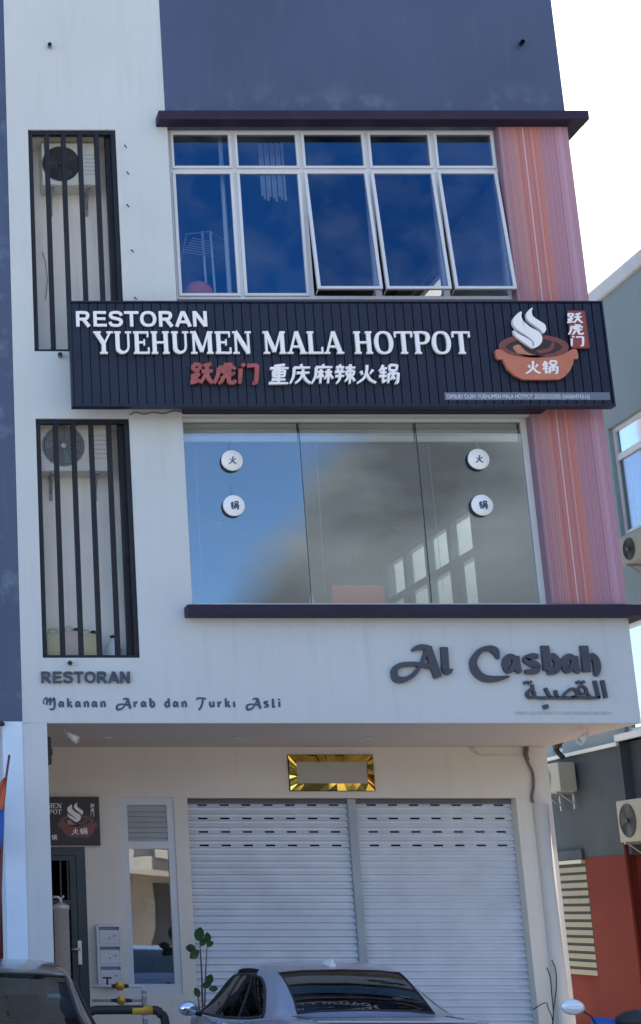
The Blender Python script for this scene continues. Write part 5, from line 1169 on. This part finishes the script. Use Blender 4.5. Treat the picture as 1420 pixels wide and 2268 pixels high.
for s_ in (-1, 1):
    jj = lambda j: j if s_ < 0 else 26-j
    for lab_, line in (('boot_gap', [(.10, 9.6), (.3, 9.6), (.5, 9.6), (.72, 9.7)]), ('door_gap', [(1.30, 5.9), (1.22, 4.5), (1.30, 3), (1.45, 1.6)]), ('door_gap', [(2.28, 5.9), (2.28, 4.5), (2.26, 3), (2.26, 1.6)]), ('door_gap', [(3.46, 5.9), (3.40, 4.5), (3.36, 3), (3.36, 1.6)])):
        part(lab_, tube(B(), [Vector(rowpt(rows, K, y_, jj(j_)))+Vector((s_*.001, 0, .001)) for y_, j_ in line], .005, 4), BLK, sedan, local=True)
    for y_ in (1.42, 2.45):
        p_ = Vector(rowpt(rows, K, y_, jj(4.6))); part('door_handle', tube(B(), [p_+Vector((s_*.012, 0, 0)), p_+Vector((s_*.03, .04, 0)), p_+Vector((s_*.03, .14, 0)), p_+Vector((s_*.012, .18, 0))], .011, 6), SILV, sedan, local=True)
b = B(); box(b, -.62, .62, .02, .16, 1.055, 1.075, .008); part('boot_spoiler', b, SILV, sedan, local=True)
for s_ in (-1, 1):
    b = B(); rr = [[(s_*x, y-.012, z) for x, y in ((.30, -.0), (.52, .01), (.70, .05), (.80, .16), (.84, .30))] for z in (.86, .93, .99)]
    R_ = [[b.verts.new(p) for p in r] for r in rr]
    for i in range(2):
        for j in range(4): b.faces.new((R_[i][j], R_[i][j+1], R_[i+1][j+1], R_[i+1][j]))
    part('tail_lamp', b, TAIL, sedan, local=True)
    b = B(); c = Vector((s_*.99, 3.10, 1.0)); lathe(b, [(.001, -.06), (.07, -.05), (.10, 0), (.09, .05), (.05, .09), (.001, .10)], c, 'Y', 14)
    for v in b.verts: v.co.z = c.z+(v.co.z-c.z)*.72
    mr = part('door_mirror', b, SILV, sedan, local=True)
    b = B(); lathe(b, [(.001, 0), (.075, 0), (.075, .004), (.001, .004)], (c.x, c.y-.064, c.z), 'Y', 14)
    for v in b.verts: v.co.z = c.z+(v.co.z-c.z)*.7
    part('mirror_glass', b, mat('mirror', (.8,.8,.8), .03, metal=1, var=0), mr, local=True)
    b = B(); tube(b, [(s_*.86, 3.15, .94), (s_*.96, 3.12, .97)], .025, 6); part('mirror_arm', b, BLK, mr, local=True)
    for y in (.85, 3.55): wheel(sedan, s_*.80, y)
b = B(); box(b, -.6, .6, 1.2, 3.2, .45, .5)
for x in (-.38, .38):
    box(b, x-.24, x+.24, 2.0, 2.14, .5, 1.02, .05); box(b, x-.13, x+.13, 2.03, 2.12, 1.03, 1.22, .04)
box(b, -.6, .6, 1.05, 1.2, .5, 1.0, .05); part('cabin_seats', b, INT, sedan, local=True)
b = B(); box(b, -.30, .30, -.02, -.005, .62, .75); part('number_plate', b, BLK, sedan, local=True)
# --- hatchback facing the camera at the lower left (local +y nose; turned round)
hatch = thing('parked_hatchback', 'warm silver hatchback facing out, windscreen towards the street', 'car', (.90, 14.0, 0), rz=pi)
sp2 = {'stations': [(0.0,.74,.92,.70,.98,.5), (.08,.82,.98,.76,1.15,.56), (.30,.86,1.0,.80,1.40,.60), (.7,.87,1.0,.83,1.50,.61), (1.2,.87,.99,.84,1.535,.62), (1.7,.87,.985,.845,1.535,.625), (2.1,.87,.98,.845,1.52,.625), (2.42,.87,.975,.84,1.48,.61), (2.62,.87,.97,.835,1.38,.62), (2.9,.865,.96,.83,1.22,.64), (3.15,.86,.95,.82,1.08,.68), (3.32,.85,.93,.80,.96,.6), (3.6,.82,.86,.76,.86,.5), (3.8,.74,.72,.66,.72,.45)]}
K2 = cat(sp2['stations'], 4); a0, a1 = fi(K2, 2.46), fi(K2, 3.26); b0, b1 = fi(K2, .12), fi(K2, .42)
def side2(i, j):
    jj = j if j < 13 else 25-j
    return 6 <= jj <= 9 and fi(K2, 1.0) <= i < fi(K2, {6: 2.85, 7: 2.7, 8: 2.5, 9: 2.3}.get(jj, 3))
ws2 = lambda i, j: 11 <= j <= 14 and a0 <= i < a1
rw2 = lambda i, j: 11 <= j <= 14 and b0 <= i < b1
sp2['skip'] = lambda i, j, n, K_: side2(i, j) or ws2(i, j) or rw2(i, j)
K, rows = sedan_like(hatch, SILV2, sp2)
side_patch(rows, K, hatch, [(6.1, .50, 3.05), (7.0, .56, 2.94), (8.0, .62, 2.78), (9.0, .72, 2.60), (9.5, .85, 2.45)], [.30, .62], G_CARS)
glass_from(K, rows, hatch, ws2, 'windscreen', G_WS); glass_from(K, rows, hatch, rw2, 'rear_window', G_CAR)
b = B(); tube(b, [Vector(rows[a0][j])+Vector((0, 0, .002)) for j in range(11, 16)], .009, 5)
for j in (11, 15): tube(b, [Vector(rows[i][j])+Vector((0, 0, .003)) for i in range(a0, a1+1)], .012, 5)
part('windscreen_seal', b, BLK, hatch, local=True)
b = B(); box(b, -.6, .6, .3, 2.9, .42, .47); box(b, -.68, .68, 2.75, 3.1, .80, .93, .04)
for x in (-.36, .36): box(b, x-.24, x+.24, 1.35, 1.5, .5, 1.08, .05); box(b, x-.13, x+.13, 1.38, 1.47, 1.09, 1.28, .04)
part('cabin_seats', b, INT, hatch, local=True)
b = B(); box(b, -.10, .10, 2.50, 2.53, 1.30, 1.36, .01); part('rear_view_mirror', b, BLK, hatch, local=True)
b = B(); s0 = Vector(lerp(rows[fi(K2, 2.66)][14], rows[fi(K2, 2.66)][15], .5)); 
st_ = [(-.50, 2.66, 1.335), (-.41, 2.66, 1.335), (-.41, 2.71, 1.31), (-.50, 2.71, 1.31)]
b.faces.new([b.verts.new(p) for p in st_]); part('windscreen_sticker', b, mat('cyan_sticker', (.15,.62,.66), .6), hatch, local=True)
for s_ in (-1, 1):
    b = B(); c = Vector((s_*.98, 2.72, 1.02)); lathe(b, [(.001, -.05), (.07, -.05), (.10, 0), (.08, .06), (.001, .09)], c, 'Y', 14)
    for v in b.verts: v.co.z = c.z+(v.co.z-c.z)*.72
    part('door_mirror', b, SILV2, hatch, local=True)
    for y in (.72, 3.1): wheel(hatch, s_*.78, y, .29)
    b = B(); lathe(b, [(.001, .06), (.09, .05), (.12, 0), (.12, -.08)], (s_*.60, 3.70, .66), 'Y', 16); part('headlight', b, mat('headlight', (.7,.72,.75), .1, metal=.5), hatch, local=True)
# --- motorcycle at the lower right (faces the street)
mc = thing('parked_motorcycle', 'blue motorcycle with round mirrors parked by the right pier', 'motorcycle', (6.12, 13.05, 0), rz=pi-.35, scale=.96)
MB_ = mat('motor_blue', (.015,.11,.42), .2, var=.05, coat=.8)
def M(name, bm, m, p=mc, **k): return part(name, bm, m, p, local=True, **k)
for y in (-.05, 1.22):
    w_ = M('wheel', lathe(B(), [(.22, -.03), (.27, -.045), (.30, -.02), (.30, .02), (.27, .045), (.22, .03)], (0, y, .30), 'X', 28), BLK)
    b = B(); 
    for k in range(6): a = k*1.047; tube(b, [(0, y, .30), (0, y+.23*cos(a), .30+.23*sin(a))], .012, 6)
    M('rim', b, STEEL, w_)
M('fork', tube(tube(B(), [(-.08, 1.22, .30), (-.08, 1.02, .95)], .022, 8), [(.08, 1.22, .30), (.08, 1.02, .95)], .022, 8), STEEL)
M('handlebar', tube(B(), cat([(-.36, .80, 1.04), (-.20, .90, 1.10), (0, .94, 1.08), (.20, .90, 1.10), (.36, .78, 1.08)], 4), .014, 8), BLK)
b = B()
rr = [[(-.06, 1.16, .78), (0, 1.20, .78), (.06, 1.16, .78)], [(-.16, 1.12, .88), (0, 1.22, .88), (.16, 1.12, .88)], [(-.24, 1.02, 1.0), (0, 1.16, 1.02), (.24, 1.02, 1.0)], [(-.34, .86, 1.13), (0, 1.04, 1.10), (.34, .86, 1.13)], [(-.30, .80, 1.16), (0, .96, 1.15), (.30, .80, 1.16)]]
R_ = [[b.verts.new(p) for p in r] for r in rr]
for i in range(4):
    for j in range(2): b.faces.new((R_[i][j], R_[i][j+1], R_[i+1][j+1], R_[i+1][j]))
bmesh.ops.subdivide_edges(b, edges=b.edges, cuts=2, use_grid_fill=True, smooth=.8); M('front_cowl', b, MB_, smooth=True)
M('windshield', lathe(B(), [(.17, 0), (.16, .05), (.10, .09), (.001, .11)], (0, .92, 1.12), 'Z', 16), BLK)
M('headlight', lathe(B(), [(.001, 1.235), (.06, 1.23), (.08, 1.18), (.08, 1.12)], (0, 0, .93), 'Y', 16), STEEL)
M('seat', box(B(), -.13, .13, -.25, .55, .74, .84, .04), BLK); M('tail_cover', box(B(), -.12, .12, -.45, .3, .58, .73, .05), MB_)
M('engine', box(B(), -.14, .14, .30, .72, .28, .55, .04), STEEL); M('leg_shield', box(B(), -.15, .15, .66, .80, .42, .90, .06), MB_)
M('swing_arm', tube(B(), [(.09, -.05, .30), (.09, .45, .38)], .025, 8), BLK); M('exhaust', tube(B(), [(.16, .5, .28), (.17, .1, .30), (.18, -.3, .40)], [.02, .04, .05], 10), STEEL)
for s_ in (-1, 1):
    st_ = M('mirror_stem', tube(B(), [(s_*.28, .88, 1.06), (s_*.33, .92, 1.17), (s_*.40, .92, 1.22)], .008, 6), BLK)
    b = B(); lathe(b, [(.001, -.02), (.045, -.02), (.06, 0), (.045, .012), (.001, .012)], (s_*.46, .93, 1.24), 'Y', 16)
    for v in b.verts: v.co.x = s_*.46+(v.co.x-s_*.46)*1.5
    M('mirror', b, mat('mirror_back', (.75,.8,.86), .15, metal=.2), st_)

# ================================================================== across the street (seen only in reflections)
OP = thing('opposite_shops', 'low cream shop row across the road with grey shutters', 'building', (0, -30, 0))
b = B(); hs = []
for i in range(9):
    x = -36+i*8; hs += [(x+.5, x+7.5, .1, 3.2), (x+1, x+3.6, 4.4, 6), (x+4.4, x+7, 4.4, 6)]
wall_y(b, -36, 36, 0, 7.2, -30.2, -30, hs); part('wall', b, mat('opp_cream', (.36,.34,.31), .85, var=.2, vscale=.6), OP)
b = B(); box(b, -36, 36, -30.6, -30.3, .1, 7); part('shopfront', b, mat('opp_dark', (.08,.09,.11), .3), OP)
part('roof', box(B(), -36.5, 36.5, -40, -29.2, 7.22, 7.5), GREYR, OP)
b = B(); box(b, -36, 36, -29.9, -28.4, 3.4, 3.6); part('awning', b, mat('opp_awn', (.30,.27,.24), .7), OP)
def tree(x, y, h, r, lab, seed):
    rnd = random.Random(seed); t = thing('street_tree', lab, 'tree', (x, y, .1), 'trees across the road')
    part('trunk', tube(B(), [(0, 0, 0), (.1, 0, h*.3), (-.05, .1, h*.55), (.05, 0, h*.8)], [.22, .17, .12, .05], 9), BARK, t, local=True)
    b_ = B()
    for k in range(6):
        a = k*1.05+rnd.random(); tube(b_, [(0, 0, h*.4+k*.2), (r*.5*cos(a), r*.5*sin(a), h*.6+k*.2), (r*.8*cos(a), r*.8*sin(a), h*.7+k*.25)], [.09, .05, .02], 6)
    part('limb', b_, BARK, t, local=True)
    b_ = B(); cl = []
    for k in range(24):
        a = rnd.random()*6.28; rr = r*rnd.random()**.5*.9; cl.append((rr*cos(a), rr*sin(a), h*.68+rnd.uniform(-.26, .28)*h, r*rnd.uniform(.22, .4)))
    for k in range(6500):
        c = rnd.choice(cl); d = Vector((rnd.gauss(0, 1), rnd.gauss(0, 1), rnd.gauss(0, .8))); d = d.normalized()*c[3]*rnd.uniform(.4, 1.05); p = Vector(c[:3])+d; s_ = rnd.uniform(.07, .15)
        a1_ = Vector((rnd.uniform(-1, 1), rnd.uniform(-1, 1), rnd.uniform(-1, 1))).normalized(); a2_ = a1_.orthogonal().normalized()
        b_.faces.new([b_.verts.new(p+a1_*s_), b_.verts.new(p+a2_*s_*.6), b_.verts.new(p-a1_*s_), b_.verts.new(p-a2_*s_*.6)])
    part('crown', b_, LEAF2, t, local=True)
for i, (x, y, h, r) in enumerate(((-6, -17.8, 8, 2.6), (1.5, -17.5, 7.2, 2.4), (6.2, -18, 8.6, 3.0), (20.5, -17.6, 10.2, 3.2), (26, -18, 10, 3.3), (32, -17.6, 8.6, 2.8))):
    tree(x, y, h, r, ('broad tree across the road, first of the row', 'smallest tree across the road', 'tall tree opposite the shutters', 'medium tree next to the tall one', 'tallest tree of the row across the road', 'last tree of the row across the road')[i], i)

for i in range(26):
    x, z = random.uniform(9, 20), random.uniform(.3, 6.6); w_, h_ = random.uniform(.5, 1.3), random.uniform(.4, 1.2)
    part('wall_unit', box(B(), x, x+w_, -29.95, -29.6+random.uniform(0, .15), z, z+h_, .02), random.choice((ACW, ACB, OLIVE, TEAL, PIPEG)), OP)
tree(5.0, -16.9, 4.6, 1.0, 'low bushy tree on the pavement across the road', 21)
tree(15.6, -16.8, 3.0, 1.1, 'second low bushy tree on the pavement across the road', 22)
